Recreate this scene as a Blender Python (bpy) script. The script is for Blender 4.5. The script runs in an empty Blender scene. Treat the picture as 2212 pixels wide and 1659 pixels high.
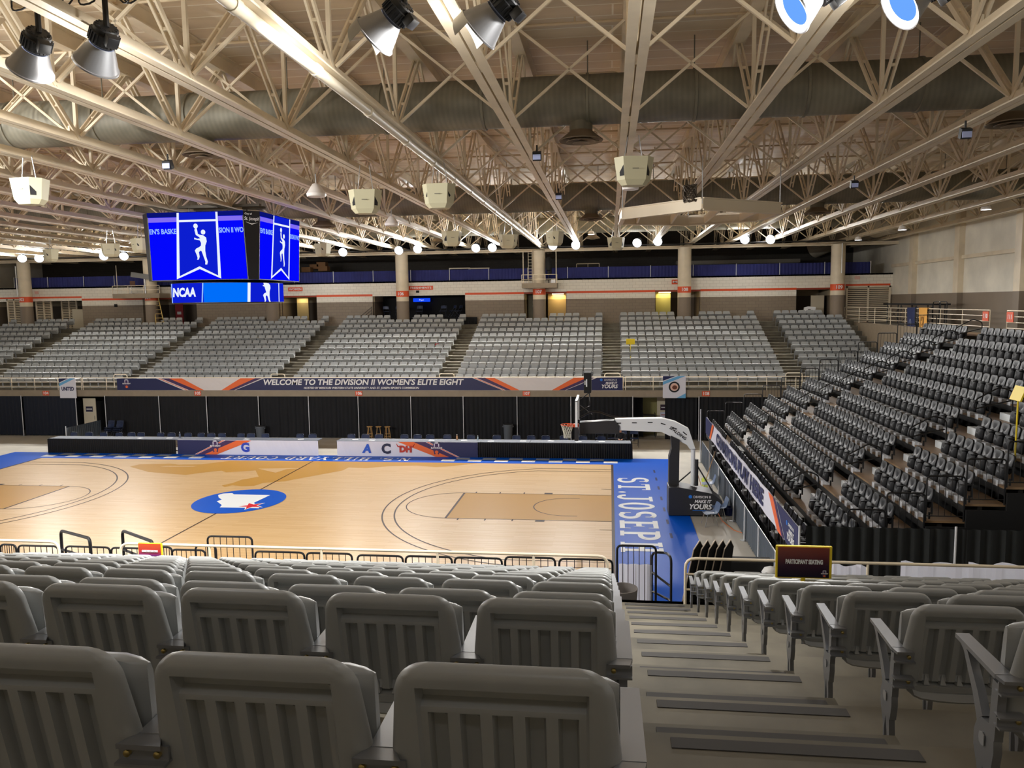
import bpy, bmesh, math, random
from mathutils import Vector, Matrix
random.seed(7)
PI=math.pi
S=bpy.context.scene
COL=S.collection
ORD="first second third fourth fifth sixth seventh eighth ninth tenth eleventh twelfth thirteenth fourteenth fifteenth sixteenth seventeenth eighteenth nineteenth twentieth twenty-first twenty-second twenty-third twenty-fourth twenty-fifth twenty-sixth twenty-seventh twenty-eighth twenty-ninth thirtieth thirty-first thirty-second thirty-third thirty-fourth".split()

# ------------------------------------------------------------------ camera
CAM=Vector((-0.066,-28.2014,7.5161)); YAW=.1249; PIT=.1035; ROL=-.0137; FPX=1688.86
_cy,_sy=math.cos(YAW),math.sin(YAW)
_f=Vector((-_sy*math.cos(PIT),_cy*math.cos(PIT),-math.sin(PIT)))
_rt=Vector((_cy,_sy,0)); _up=_rt.cross(_f)
_r=_rt*math.cos(ROL)+_up*math.sin(ROL); _u=_up*math.cos(ROL)-_rt*math.sin(ROL)
cd=bpy.data.cameras.new('camera'); cam=bpy.data.objects.new('camera',cd); COL.objects.link(cam)
cam.matrix_world=Matrix(((_r.x,_u.x,-_f.x,CAM.x),(_r.y,_u.y,-_f.y,CAM.y),(_r.z,_u.z,-_f.z,CAM.z),(0,0,0,1)))
cd.sensor_width=36; cd.lens=FPX/2212*36; cd.clip_start=.05; cd.clip_end=300
S.camera=cam
def at(u,v,x=None,y=None,z=None):
    d=_r*((u-1106)/FPX)-_u*((v-829.5)/FPX)+_f
    t=(z-CAM.z)/d.z if z is not None else (y-CAM.y)/d.y if y is not None else (x-CAM.x)/d.x
    return CAM+d*t
def proj(p):
    d=Vector(p)-CAM; w=d.dot(_f)
    return 1106+FPX*d.dot(_r)/w, 829.5-FPX*d.dot(_u)/w, w

# ------------------------------------------------------------------ materials
def lin(c):
    return tuple((x/12.92 if x<=.04045 else ((x+.055)/1.055)**2.4) for x in [v/255 for v in c])
MAT={}
def M(name,rgb,rough=.6,metal=0,noise=0,scale=4,bump=0,coat=0,emit=0,spec=.5):
    if name in MAT: return MAT[name]
    m=bpy.data.materials.new(name); m.use_nodes=True; nt=m.node_tree; b=nt.nodes['Principled BSDF']
    c=lin(rgb)+(1,)
    b.inputs['Base Color'].default_value=c; b.inputs['Roughness'].default_value=rough; b.inputs['Metallic'].default_value=metal
    b.inputs['Coat Weight'].default_value=coat; b.inputs['Coat Roughness'].default_value=.12
    b.inputs['Specular IOR Level'].default_value=spec
    if emit:
        b.inputs['Emission Color'].default_value=c; b.inputs['Emission Strength'].default_value=emit
    if noise or bump:
        tc=nt.nodes.new('ShaderNodeTexCoord'); n=nt.nodes.new('ShaderNodeTexNoise'); n.inputs['Scale'].default_value=scale; n.inputs['Detail'].default_value=5
        nt.links.new(tc.outputs['Object'],n.inputs['Vector'])
        if noise:
            r=nt.nodes.new('ShaderNodeMapRange'); r.inputs['From Min'].default_value=.3; r.inputs['From Max'].default_value=.7
            r.inputs['To Min'].default_value=1-noise; r.inputs['To Max'].default_value=1+noise*.6
            mx=nt.nodes.new('ShaderNodeMix'); mx.data_type='RGBA'; mx.blend_type='MULTIPLY'; mx.inputs[0].default_value=1
            nt.links.new(n.outputs['Fac'],r.inputs['Value']); mx.inputs[6].default_value=c; nt.links.new(r.outputs['Result'],mx.inputs[7]); nt.links.new(mx.outputs[2],b.inputs['Base Color'])
        if bump:
            bp=nt.nodes.new('ShaderNodeBump'); bp.inputs['Strength'].default_value=bump; nt.links.new(n.outputs['Fac'],bp.inputs['Height']); nt.links.new(bp.outputs['Normal'],b.inputs['Normal'])
    MAT[name]=m; return m
def E(name,rgb,strength=1.0):
    if name in MAT: return MAT[name]
    m=bpy.data.materials.new(name); m.use_nodes=True; nt=m.node_tree; nt.nodes.remove(nt.nodes['Principled BSDF'])
    e=nt.nodes.new('ShaderNodeEmission'); e.inputs[0].default_value=lin(rgb)+(1,); e.inputs[1].default_value=strength
    nt.links.new(e.outputs[0],nt.nodes['Material Output'].inputs[0]); MAT[name]=m; return m
def brick_mat(name,c1,c2,mortar,axis='XZ',bw=.4,bh=.2,ms=.012,rough=.6,noise=.0,offset=.5,dado=None):
    """block or plank pattern in object (=world) metres"""
    m=bpy.data.materials.new(name); m.use_nodes=True; nt=m.node_tree; b=nt.nodes['Principled BSDF']; b.inputs['Roughness'].default_value=rough
    tc=nt.nodes.new('ShaderNodeTexCoord'); sp=nt.nodes.new('ShaderNodeSeparateXYZ'); cb=nt.nodes.new('ShaderNodeCombineXYZ')
    nt.links.new(tc.outputs['Object'],sp.inputs[0]); nt.links.new(sp.outputs[axis[0]],cb.inputs[0]); nt.links.new(sp.outputs[axis[1]],cb.inputs[1])
    br=nt.nodes.new('ShaderNodeTexBrick'); br.inputs['Color1'].default_value=lin(c1)+(1,); br.inputs['Color2'].default_value=lin(c2)+(1,); br.inputs['Mortar'].default_value=lin(mortar)+(1,)
    br.inputs['Scale'].default_value=1; br.inputs['Mortar Size'].default_value=ms; br.inputs['Brick Width'].default_value=bw; br.inputs['Row Height'].default_value=bh; br.offset=offset
    nt.links.new(cb.outputs[0],br.inputs['Vector']); out=br.outputs['Color']
    if noise:
        n=nt.nodes.new('ShaderNodeTexNoise'); n.inputs['Scale'].default_value=.9; n.inputs['Detail'].default_value=6; n.inputs['Roughness'].default_value=.65
        mp=nt.nodes.new('ShaderNodeMapping'); mp.inputs['Scale'].default_value=(.35,1.6,1); nt.links.new(tc.outputs['Object'],mp.inputs[0]); nt.links.new(mp.outputs[0],n.inputs['Vector'])
        r=nt.nodes.new('ShaderNodeMapRange'); r.inputs['From Min'].default_value=.3; r.inputs['From Max'].default_value=.75; r.inputs['To Min'].default_value=1-noise; r.inputs['To Max'].default_value=1+noise*.4
        nt.links.new(n.outputs['Fac'],r.inputs['Value'])
        mx=nt.nodes.new('ShaderNodeMix'); mx.data_type='RGBA'; mx.blend_type='MULTIPLY'; mx.inputs[0].default_value=1
        nt.links.new(out,mx.inputs[6]); nt.links.new(r.outputs['Result'],mx.inputs[7]); out=mx.outputs[2]
    nt.links.new(out,b.inputs['Base Color']); MAT[name]=m; return m

# ------------------------------------------------------------------ mesh builder
class MB:
    def __init__(s): s.v=[]; s.f=[]; s.m=[]; s.mi=0
    def mat(s,i): s.mi=i; return s
    def add(s,vs,fs):
        o=len(s.v); s.v+= [tuple(p) for p in vs]; s.f+=[tuple(i+o for i in f) for f in fs]; s.m+=[s.mi]*len(fs); return s
    def box(s,a,b):
        x0,y0,z0=a; x1,y1,z1=b
        return s.add([(x0,y0,z0),(x1,y0,z0),(x1,y1,z0),(x0,y1,z0),(x0,y0,z1),(x1,y0,z1),(x1,y1,z1),(x0,y1,z1)],[(0,3,2,1),(4,5,6,7),(0,1,5,4),(1,2,6,5),(2,3,7,6),(3,0,4,7)])
    def cbox(s,c,d,mx=None):
        x,y,z=[q/2 for q in d]; vs=[Vector((i,j,k)) for k in(-z,z) for i,j in((-x,-y),(x,-y),(x,y),(-x,y))]
        if mx is not None: vs=[mx@v for v in vs]
        return s.add([v+Vector(c) for v in vs],[(0,3,2,1),(4,5,6,7),(0,1,5,4),(1,2,6,5),(2,3,7,6),(3,0,4,7)])
    def bbox(s,a,b,r):
        """box with chamfered edges"""
        bm=bmesh.new(); bmesh.ops.create_cube(bm,size=1)
        for v in bm.verts: v.co=Vector([(a[i]+b[i])/2+v.co[i]*(b[i]-a[i]) for i in range(3)])
        bmesh.ops.bevel(bm,geom=bm.edges[:],offset=r,segments=2,affect='EDGES',profile=.5)
        bm.verts.index_update(); s.add([v.co for v in bm.verts],[[v.index for v in f.verts] for f in bm.faces]); bm.free(); return s
    def prism(s,poly,depth,fn):
        """poly 2d list, fn(a,b,t)->3d"""
        n=len(poly); vs=[fn(a,b,0) for a,b in poly]+[fn(a,b,depth) for a,b in poly]
        fs=[tuple(range(n))[::-1],tuple(range(n,2*n))]+[(i,(i+1)%n,n+(i+1)%n,n+i) for i in range(n)]
        return s.add(vs,fs)
    def flat(s,poly,z=0):
        return s.add([(a,b,z) for a,b in poly],[tuple(range(len(poly)))])
    def tube(s,pts,r,n=8,caps=True):
        pts=[Vector(p) for p in pts]; rings=[]; up=None
        for i,p in enumerate(pts):
            t=(pts[min(i+1,len(pts)-1)]-pts[max(i-1,0)]).normalized()
            if up is None: up=Vector((0,0,1)) if abs(t.z)<.95 else Vector((1,0,0))
            a=t.cross(up)
            if a.length<1e-4: a=t.cross(Vector((1,.3,0)))
            a.normalize(); b=a.cross(t).normalized(); up=b
            rr=r[i] if isinstance(r,(list,tuple)) else r
            rings.append([p+a*(math.cos(2*PI*k/n)*rr)+b*(math.sin(2*PI*k/n)*rr) for k in range(n)])
        vs=[q for g in rings for q in g]; fs=[]
        for i in range(len(pts)-1):
            for k in range(n): fs.append((i*n+k,i*n+(k+1)%n,(i+1)*n+(k+1)%n,(i+1)*n+k))
        if caps: fs+=[tuple(range(n))[::-1],tuple(range((len(pts)-1)*n,len(pts)*n))]
        return s.add(vs,fs)
    def lathe(s,prof,n=20,mx=None,caps=True):
        mx=mx or Matrix.Identity(4); vs=[]; fs=[]
        for r,z in prof: vs+=[mx@Vector((r*math.cos(2*PI*k/n),r*math.sin(2*PI*k/n),z)) for k in range(n)]
        for i in range(len(prof)-1):
            for k in range(n): fs.append((i*n+k,i*n+(k+1)%n,(i+1)*n+(k+1)%n,(i+1)*n+k))
        if caps: fs+=[tuple(range(n))[::-1],tuple(range((len(prof)-1)*n,len(prof)*n))]
        return s.add(vs,fs)
    def grid(s,P):
        r=len(P); c=len(P[0]); return s.add([p for row in P for p in row],[(i*c+j,i*c+j+1,(i+1)*c+j+1,(i+1)*c+j) for i in range(r-1) for j in range(c-1)])
    def mesh(s,name,mats,smooth=None):
        me=bpy.data.meshes.new(name); me.from_pydata(s.v,[],s.f)
        for m in (mats if isinstance(mats,(list,tuple)) else [mats]): me.materials.append(m)
        if max(s.m,default=0)>0: me.polygons.foreach_set('material_index',s.m)
        if smooth:
            me.polygons.foreach_set('use_smooth',[True]*len(me.polygons)); me.update(); me.set_sharp_from_angle(angle=math.radians(smooth))
        me.update(); return me
    def build(s,name,mats,parent=None,smooth=None):
        return put(name,s.mesh(name,mats,smooth),parent)
def put(name,data,parent=None,loc=None,rz=None):
    o=bpy.data.objects.new(name,data); COL.objects.link(o)
    if parent: o.parent=parent
    if loc is not None: o.location=loc
    if rz is not None: o.rotation_euler=(0,0,rz)
    return o
def tag(o,label,cat,group=None,kind=None):
    o['label']=label; o['category']=cat
    if group: o['group']=group
    if kind: o['kind']=kind
    return o
def thing(name,label,cat,loc=(0,0,0),rz=0,group=None):
    o=put(name,None,None,loc,rz); o.empty_display_size=.1
    return tag(o,label,cat,group)
def struct(o): o['kind']='structure'; return o
def bend(pts,r,k=4):
    """round the corners of a polyline"""
    pts=[Vector(p) for p in pts]; out=[pts[0]]
    for i in range(1,len(pts)-1):
        a=(pts[i-1]-pts[i]); b=(pts[i+1]-pts[i]); q=min(r,a.length*.45,b.length*.45); p0=pts[i]+a.normalized()*q; p1=pts[i]+b.normalized()*q
        for t in range(k+1):
            t/=k; out.append(p0*(1-t)**2+pts[i]*2*t*(1-t)+p1*t*t)
    return out+[pts[-1]]
def rot_to(zdir,xref=(0,0,1)):
    z=Vector(zdir).normalized(); x=Vector(xref); x=(x-z*x.dot(z)).normalized(); y=z.cross(x)
    return Matrix(((x.x,y.x,z.x,0),(x.y,y.y,z.y,0),(x.z,y.z,z.z,0),(0,0,0,1)))
def text(name,s,size,mat,parent,org,ex,ey,align='CENTER',sx=1,shear=0,bold=0,thick=.002,fit=None,valign='CENTER'):
    """lettering in the plane spanned by ex (reading direction) and ey (letter up)"""
    c=bpy.data.curves.new(name,'FONT'); c.body=s; c.size=size; c.align_x=align; c.align_y=valign; c.shear=shear; c.offset=bold; c.extrude=thick; c.resolution_u=3
    c.materials.append(mat)
    tmp=bpy.data.objects.new('tmp',c); me=bpy.data.meshes.new_from_object(tmp); me.name=name; bpy.data.objects.remove(tmp); bpy.data.curves.remove(c)
    if not me.materials: me.materials.append(mat)
    o=put(name,me)
    ex=Vector(ex).normalized(); ey=Vector(ey).normalized(); ez=ex.cross(ey)
    if fit:
        xs=[v.co.x for v in me.vertices]; w=max(xs)-min(xs); sx=fit/max(w,1e-4)
    o.parent=parent
    o.matrix_local=Matrix(((ex.x*sx,ey.x,ez.x,org[0]),(ex.y*sx,ey.y,ez.y,org[1]),(ex.z*sx,ey.z,ez.z,org[2]),(0,0,0,1)))
    return o

# shared materials
CREAM=M('cream_paint',(226,212,186),.5,noise=.12,scale=1.5)
CREAM2=M('cream_rail_paint',(232,218,192),.4)
STEEL=M('brushed_steel',(190,190,190),.35,metal=1)
BLACKP=M('black_powder_coat',(22,22,24),.4)
BLACKM=M('black_matte',(14,14,15),.8)
WHITE=M('white_paint',(235,235,235),.45)
ORANGE=M('orange_sign_paint',(226,86,40),.5)
CONC=M('concrete_steps',(104,98,84),.8,noise=.42,scale=1.6,bump=.08)
def translucent(name,rgb,amt=.5):
    m=M(name,rgb,.7); nt=m.node_tree; b=nt.nodes['Principled BSDF']; tr=nt.nodes.new('ShaderNodeBsdfTranslucent'); tr.inputs[0].default_value=lin(rgb)+(1,); mx=nt.nodes.new('ShaderNodeMixShader'); mx.inputs[0].default_value=amt
    nt.links.new(b.outputs[0],mx.inputs[1]); nt.links.new(tr.outputs[0],mx.inputs[2]); nt.links.new(mx.outputs[0],nt.nodes['Material Output'].inputs[0]); return m
CONCL=M('concrete_floor',(182,176,162),.6,noise=.12,scale=.8)
BEIGE=M('beige_concrete_paint',(150,136,116),.6,noise=.08)
WTXT=M('white_lettering',(240,240,240),.5)
NAVY=M('navy_vinyl',(30,36,84),.5)
CHROME=M('chrome',(215,215,215),.15,metal=1)
# ================================================================== the setting
def bxo(name,a,b,mat,parent=None):
    return MB().box(a,b).build(name,mat,parent)
struct(bxo('floor',(-48,-18,-.3),(20,29,0),CONCL))
# ceiling deck with plank seams
deck=brick_mat('ceiling_deck',(234,216,188),(224,208,182),(255,248,232),'XY',7.2,.62,.02,.75,noise=.16,offset=.37)
struct(bxo('ceiling',(-48,-34,13.42),(20,34,13.6),deck))

# ---- far concourse wall: painted block, white above brown, orange stripe
WB=brick_mat('white_block',(244,238,224),(238,232,218),(206,198,182),'XZ',.42,.2,.008,.5)
BB=brick_mat('brown_block',(140,126,108),(134,120,103),(112,100,86),'XZ',.42,.2,.008,.5)
DK=M('dark_recess_paint',(96,88,76),.7)
FY=25.1; FZ=5.98; DADO=7.72; BAND=8.1; TOP=9.1
mb=MB()
mb.mat(0).box((-48,FY,BAND),(18,FY+.3,TOP))
segs=[(-48,-45.6),(-38.44,-33.68),(-29.55,-23.25),(-20.55,-16.49),(-9.92,-5.85),(-2.95,2.95),(5.91,12.04),(14.31,15.1),(17.86,18)]
for a,b in segs:
    mb.mat(0).box((a,FY,DADO),(b,FY+.3,BAND)); mb.mat(1).box((a,FY,FZ),(b,FY+.3,DADO))
w=struct(mb.build('wall_back',[WB,BB]))
mb=MB()
for a,b in segs[1:7]: mb.box((a,FY-.012,8.1),(b,FY,8.24))
for a,b in ((-45.6,-38.44),(15.1,17.86)): mb.box((a,FY-.012,8.3),(b,FY,8.42))
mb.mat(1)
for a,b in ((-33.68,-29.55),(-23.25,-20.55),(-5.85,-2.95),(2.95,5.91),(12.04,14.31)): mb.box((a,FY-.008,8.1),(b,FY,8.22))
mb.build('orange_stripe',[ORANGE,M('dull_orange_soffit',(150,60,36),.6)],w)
# corridor behind the openings
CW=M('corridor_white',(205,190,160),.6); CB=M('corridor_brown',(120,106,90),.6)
mb=MB()
mb.mat(0).box((-48,28.4,DADO),(18,28.6,TOP)).mat(1).box((-48,28.4,FZ),(18,28.6,DADO))
struct(mb.build('wall_corridor',[CW,CB]))
struct(bxo('floor_concourse',(-48,25.0,FZ-.3),(20,28.6,FZ),CONC))
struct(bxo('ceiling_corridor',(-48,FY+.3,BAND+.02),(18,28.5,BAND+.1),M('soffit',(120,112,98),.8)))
struct(bxo('floor_mezzanine',(-48,FY,TOP-.1),(20,34,TOP),CONC))
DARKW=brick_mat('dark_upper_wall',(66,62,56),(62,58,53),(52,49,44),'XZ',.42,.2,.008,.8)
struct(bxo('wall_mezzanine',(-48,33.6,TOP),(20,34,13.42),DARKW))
# side returns inside the openings
for x in (-38.44,-33.68,-29.55,-23.25,-20.55,-16.49,-9.92,-5.85,-2.95,2.95,5.91,12.04,14.31,-45.6):
    mb=MB(); mb.mat(0).box((x-.06,FY+.28,DADO),(x+.06,28.4,BAND)).mat(1).box((x-.06,FY+.28,FZ),(x+.06,28.4,DADO))
    struct(mb.build('wall_return',[CW,CB]))
# inner panels, tan and yellow lamplight tinted into their wall colour
for x0,x1,c in ((-22.46,-21.61,(206,180,120)),(-4.3,-3.0,(214,176,112)),(2.98,4.05,(196,184,96))):
    mb=MB(); mb.mat(0).box((x0,26.2,DADO),(x1,26.35,BAND)).mat(1).box((x0,26.2,FZ),(x1,26.35,DADO))
    q=tuple(int(v*.72) for v in c)
    struct(mb.build('wall_inner',[M('lit_tint_wall_%d'%c[0],c,.6),M('lit_tint_dado_%d'%c[0],q,.6)]))
# louvred shutters
def louver(x0,x1,y,label):
    t=thing('louver_panel',label,'louver',((x0+x1)/2,y,FZ)); w=x1-x0; h=8.28-FZ
    fr=MB()
    for a,b in ((-w/2,-w/2+.1),(-.05,.05),(w/2-.1,w/2)): fr.box((a,-.1,0),(b,0,h))
    fr.box((-w/2,-.1,h-.1),(w/2,0,h)).box((-w/2,-.1,0),(w/2,0,.08)); fr.build('frame',CREAM,t)
    sl=MB()
    n=17
    for i in range(n):
        z=.14+(h-.3)*i/(n-1)
        sl.cbox((0,-.05,z),(w-.2,.085,.012),Matrix.Rotation(.75,3,'X'))
    sl.build('slats',CREAM,t); MB().box((-w/2+.05,-.01,.05),(w/2-.05,0,h-.05)).build('backing',DK,t)
    return t
louver(15.12,17.86,25.08,'cream louvred double shutter in the corner by the white gable wall')
louver(-42.5,-41.2,25.6,'cream louvred shutter behind the outermost far column, at the scoreboard end')
louver(-44.4,-43.2,25.08,'narrow cream louvred shutter beside the outermost far column')
louver(-40.9,-39.6,26.2,'shaded louvred shutter set back in the dark opening at the scoreboard end')

struct(bxo('wall_front',(-48,-34,0),(20,-33.7,13.42),M('concourse_rear_wall',(196,186,164),.7)))
# ---- gable wall at the hoop end
GWm=M('gable_wall_panel',(230,224,208),.6,noise=.16,scale=.7)
mb=MB(); mb.mat(0).box((18,-14,7.72),(18.3,34,13.5)).mat(1).box((18,-14,5.6),(18.3,34,7.72))
gw=struct(mb.build('wall_right',[GWm,M('brown_wall_paint',(136,122,106),.6,noise=.08,scale=.8)]))
mb=MB(); mb.box((17.86,-14,9.45),(18,25.1,9.63)); mb.build('trim_girt',CREAM,gw)
for i,y in enumerate((21.4,15.2,9.0,2.8,-3.4)):
    mb=MB(); mb.mat(0).box((17.72,y-.28,7.72),(18,y+.28,13.4)).mat(1).box((17.72,y-.28,5.9),(18,y+.28,7.72))
    struct(mb.build('wall_pilaster',[CREAM,M('brown_wall_paint',(136,122,106),.6)]))
struct(bxo('floor_side_concourse',(15.62,-14,5.6),(18,25.1,5.98),CONC))

struct(MB().box((-48.3,25,6),(-48,34,13.42)).build('wall_left',GWm))
# ---- columns
def column(x,lab,num):
    mb=MB(); r=.43
    mb.mat(0).lathe([(r,7.72),(r,10.95)],24).mat(1).lathe([(r,FZ-.6),(r,7.72)],24)
    o=mb.build('column',[CREAM,M('brown_wall_paint',(136,122,106),.6)],smooth=40); o.location=(x,24.35,0); struct(o)
    MB().lathe([(r+.006,8.02),(r+.006,8.42)],24,caps=False).build('orange_band',ORANGE,o,smooth=40)
    if num:
        text('number',num,.3,WTXT,o,(-.02,-.445,8.215),(1,0,0),(0,0,1),bold=.006)
for i,(x,n) in enumerate(((14.39,'109'),(4.79,'108'),(-4.74,'107'),(-14.13,'106'),(-23.5,''),(-32.53,'104'),(-42.3,'103'))): column(x,i,n)
# edge beam on the columns
mb=MB(); mb.box((-48,24.2,10.86),(18,24.5,10.9)).box((-48,24.33,10.9),(18,24.37,11.06)).box((-48,24.2,11.02),(18,24.5,11.06))
struct(mb.build('trim_beam',CREAM))

# ---- far stand (rows climb away from the court)
TR=.875; RI=.293
FB0=14.67; FZB0=3.57-.70            # first row: back-top line, tread height
SLABZ=2.66; NO=.48
def stand(name,sgn,ybt,ztr,x0,x1,y_front,wall_h):
    """rows: ybt[i] back-top line, ztr[i] tread; sgn +1 far stand, -1 near"""
    mb=MB(); n=len(ybt)
    ys=lambda a,b:(min(a,b),max(a,b))
    a,b=ys(sgn*y_front,sgn*(abs(ybt[0])-NO)); mb.box((x0,a,SLABZ-.32),(x1,b,SLABZ))
    for i in range(n):
        f=abs(ybt[i])-NO; e=abs(ybt[i+1])-NO if i+1<n else abs(ybt[i])+.33
        a,b=ys(sgn*f,sgn*e); mb.box((x0,a,ztr[i]-.34),(x1,b,ztr[i]))
    return struct(mb.build(name,CONC))
far_y=[FB0+TR*i for i in range(12)]; far_z=[FZB0+RI*i for i in range(12)]
stand('floor_far_stand',1,far_y,far_z,-48,15.3,14.18,0)
near_top=[(-24.05-.0+TR*(8-j) if j<8 else None) for j in range(12)]
near_y=[-17.05-TR*j for j in range(9)]+[-24.95,-25.80,-26.76]
near_zb=[3.65+RI*j for j in range(9)]+[6.275,6.575,6.815]
near_zb[8]=5.99
near_z=[z-.70 for z in near_zb]
stand('floor_near_stand',-1,near_y,near_z,-16,10,15.72,0)
struct(bxo('floor_near_concourse',(-16,-33.7,5.9),(10,-27.05,6.2),CONC))
# balcony fascia, far and near
mb=MB(); mb.box((-48,14.12,2.38),(15.3,14.22,2.74)); fa=struct(mb.build('trim_fascia',BEIGE))
mb=MB(); mb.box((-48,14.2,2.4),(15.3,24.9,2.44)); struct(mb.build('ceiling_under_stand',BEIGE))
def sect_sign(x,s,nm):
    t=thing('section_sign','orange section sign reading %s on the balcony edge, %s'%(s,nm),'sign',(x,14.1,2.56))
    MB().box((-.2,-.012,-.13),(.2,.012,.13)).build('plate',ORANGE,t)
    text('number',s,.24,WTXT,t,(0,-.016,0),(1,0,0),(0,0,1),bold=.006)
for u,s,nm in ((99,'104','beside the UNITED banner'),(427,'105','below the crest of the WELCOME banner'),(775,'106','below the WELCOME lettering'),(1137,'107','below the last white banner part'),(1525,'108','beside the banner with the round emblem')): sect_sign(at(u,848,y=14.1).x,s,nm)
struct(bxo('wall_near_front',(-16,-15.9,0),(10,-15.72,2.66),BEIGE))
struct(bxo('wall_under_balcony',(-48,16.2,0),(15.3,16.4,2.5),M('black_back_wall',(30,30,32),.8)))
# wall below the side concourse, closing the far stand
struct(bxo('wall_side_parapet',(15.3,9.7,2.4),(15.62,25.1,6.0),BEIGE))
struct(bxo('wall_stand_end',(14.95,9.7,2.4),(15.3,25.1,2.75),BEIGE))

# ---- aisle half steps with dark grit strips
STRIP=M('grit_strip',(74,72,70),.95)
def aisle(name,sgn,ys_,zs_,x0,x1,strips=True):
    mb=MB(); st=MB()
    for i in range(len(ys_)):
        bk=(abs(ys_[i+1])-NO if i+1<len(ys_) else abs(ys_[i])+.395); fr=bk-.34; z=zs_[i]+RI/2
        a,b=sorted((sgn*fr,sgn*bk)); mb.box((x0,a,zs_[i]-.05),(x1,b,z))
        if strips:
            w=(x1-x0)
            for yy,zz,k in ((fr,z,.10),(abs(ys_[i])-NO,zs_[i],.13)):
                a,b=sorted((sgn*(yy+.035),sgn*(yy+.105))); st.box((x0+w*k,a,zz),(x1-w*.05,b,zz+.004))
    o=struct(mb.build(name,CONC))
    if strips: st.build('grit_strips',STRIP,o)
    return o
aisle('floor_steps_near',-1,near_y,near_z,.02,1.1)
aisle('floor_steps_near',-1,near_y,near_z,-9.8,-8.75)
for a,b in ((-.48,.56),(9.24,10.41),(-9.68,-8.68),(-19.33,-18.18),(-28.78,-27.7),(-38.2,-36.95)):
    aisle('floor_steps_far',1,far_y[:-1],far_z[:-1],a,b,False)
# ================================================================== roof trusses
ZB=11.1; ZT=13.02; PAN=3.87; Y0=-19.75; NP=13
XN=[.33+2.38*n for n in range(7,-20,-1)]
def mk_bottom():
    mb=MB(); y1=Y0+PAN*NP
    for s in (-1,1):
        a,b=sorted((s*.018,s*.165)); mb.box((a,Y0-4,0),(b,y1,.028))
        a,b=sorted((s*.018,s*.05)); mb.box((a,Y0-4,.02),(b,y1,.2))
    k=Y0
    while k<y1: mb.box((-.02,k-.25,.02),(.02,k+.25,.32)); k+=PAN
    return mb.mesh('bottom_chord',CREAM)
def mk_top():
    mb=MB(); y1=Y0+PAN*NP
    mb.box((-.13,Y0-4,0),(.13,y1,.03)).box((-.015,Y0-4,.03),(.015,y1,.36)).box((-.13,Y0-4,.36),(.13,y1,.39))
    return mb.mesh('top_chord',CREAM)
def bar(mb,p,q,w,d,xo=0):
    p=Vector(p);q=Vector(q); m=rot_to(q-p,(1,0,0)).to_3x3(); L=(q-p).length
    mb.cbox((p+q)/2+Vector((xo,0,0)),(w,d,L),m)
def mk_diag(s):
    mb=MB(); p=(0,0,.1); q=(0,s*PAN/2,ZT-ZB+.05)
    for xo in (-.055,.055): bar(mb,p,q,.035,.09,xo)
    for t in (.3,.6): 
        c=Vector(p).lerp(Vector(q),t); mb.cbox(c,(.13,.05,.05))
    return mb.mesh('diagonal',CREAM)
def mk_vert():
    mb=MB(); mb.box((-.035,-.035,.1),(.035,.035,ZT-ZB+.05)); return mb.mesh('vertical_strut',CREAM)
def mk_brace():
    mb=MB()
    for a,b in ((.15,ZT-ZB),(ZT-ZB,.15)):
        bar(mb,(.1,0,a),(2.28,0,b),.05,.05)
    return mb.mesh('cross_brace',CREAM)
mB,mT,mD1,mD2,mV,mX=mk_bottom(),mk_top(),mk_diag(1),mk_diag(-1),mk_vert(),mk_brace()
for i,x in enumerate(XN):
    t=thing('roof_truss','cream steel roof truss running across the hall, %s from the white gable wall'%ORD[i],'truss',(x,0,ZB),0,'roof trusses')
    put('bottom_chord',mB,t); put('top_chord',mT,t,(0,0,ZT-ZB))
    for k in range(NP+1):
        y=Y0+PAN*k
        if k<NP: put('diagonal',mD1,t,(0,y,0))
        if k>0: put('diagonal',mD2,t,(0,y,0))
        put('vertical_strut',mV,t,(0,y,0))
        if i>0 and k<NP-1: put('cross_brace',mX,t,(0,y,0))
# sprinkler pipes under the deck
PIPE=M('painted_pipe',(196,176,144),.5)
def hpipe(y,z,lab,r=.03,x0=-46,x1=17.9):
    mb=MB(); mb.tube([(x0,0,0),(x1,0,0)],r,8)
    x=x0+1.2
    while x<x1: mb.tube([(x,0,0),(x,0,13.41-z)],.012,5); mb.tube([(x+1.2,0,0),(x+1.2,0,.12)],.022,6); x+=2.38
    o=mb.build('sprinkler_pipe',PIPE,None,smooth=40); o.location=(0,y,z); tag(o,lab,'pipe','sprinkler pipes')
pl=[-17.2,-14.1,-11.7,-7.3,-4.6,-1.4,2.2,5.0,9.6,13.0]
for i,y in enumerate(pl): hpipe(y,13.12,'thin cream sprinkler pipe under the deck, %s row from the viewing seats'%ORD[i])
mb=MB()
p=[(0,Y0-4,0),(0,28,0)]; mb.tube(p,.085,12)
for k in range(18): mb.lathe([(.1,-.08),(.1,.08)],12,Matrix.Translation((0,Y0-2+k*2.6,0))@Matrix.Rotation(PI/2,4,'X'))
o=mb.build('sprinkler_main',M('pale_pipe',(214,204,182),.4),None,smooth=40); o.location=(XN[9]+.02,0,ZB-.09); tag(o,'pale round pipe with couplings slung under a truss chord','pipe')
# flat conduit frames between trusses beside the hanging box speaker
for i,y in enumerate((-16.4,-15.6,-9.1,-8.4,-1,8)):
    o=MB().tube(bend([(-1.9,0,1.75),(.1,0,1.75),(.1,0,.2)],.2),.022,6).build('conduit',PIPE,None,smooth=40); o.location=(.1,y,ZB); tag(o,'thin cream conduit bent down to the truss above the court, %s from the viewing seats'%ORD[i],'conduit','bent conduits')

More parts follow.
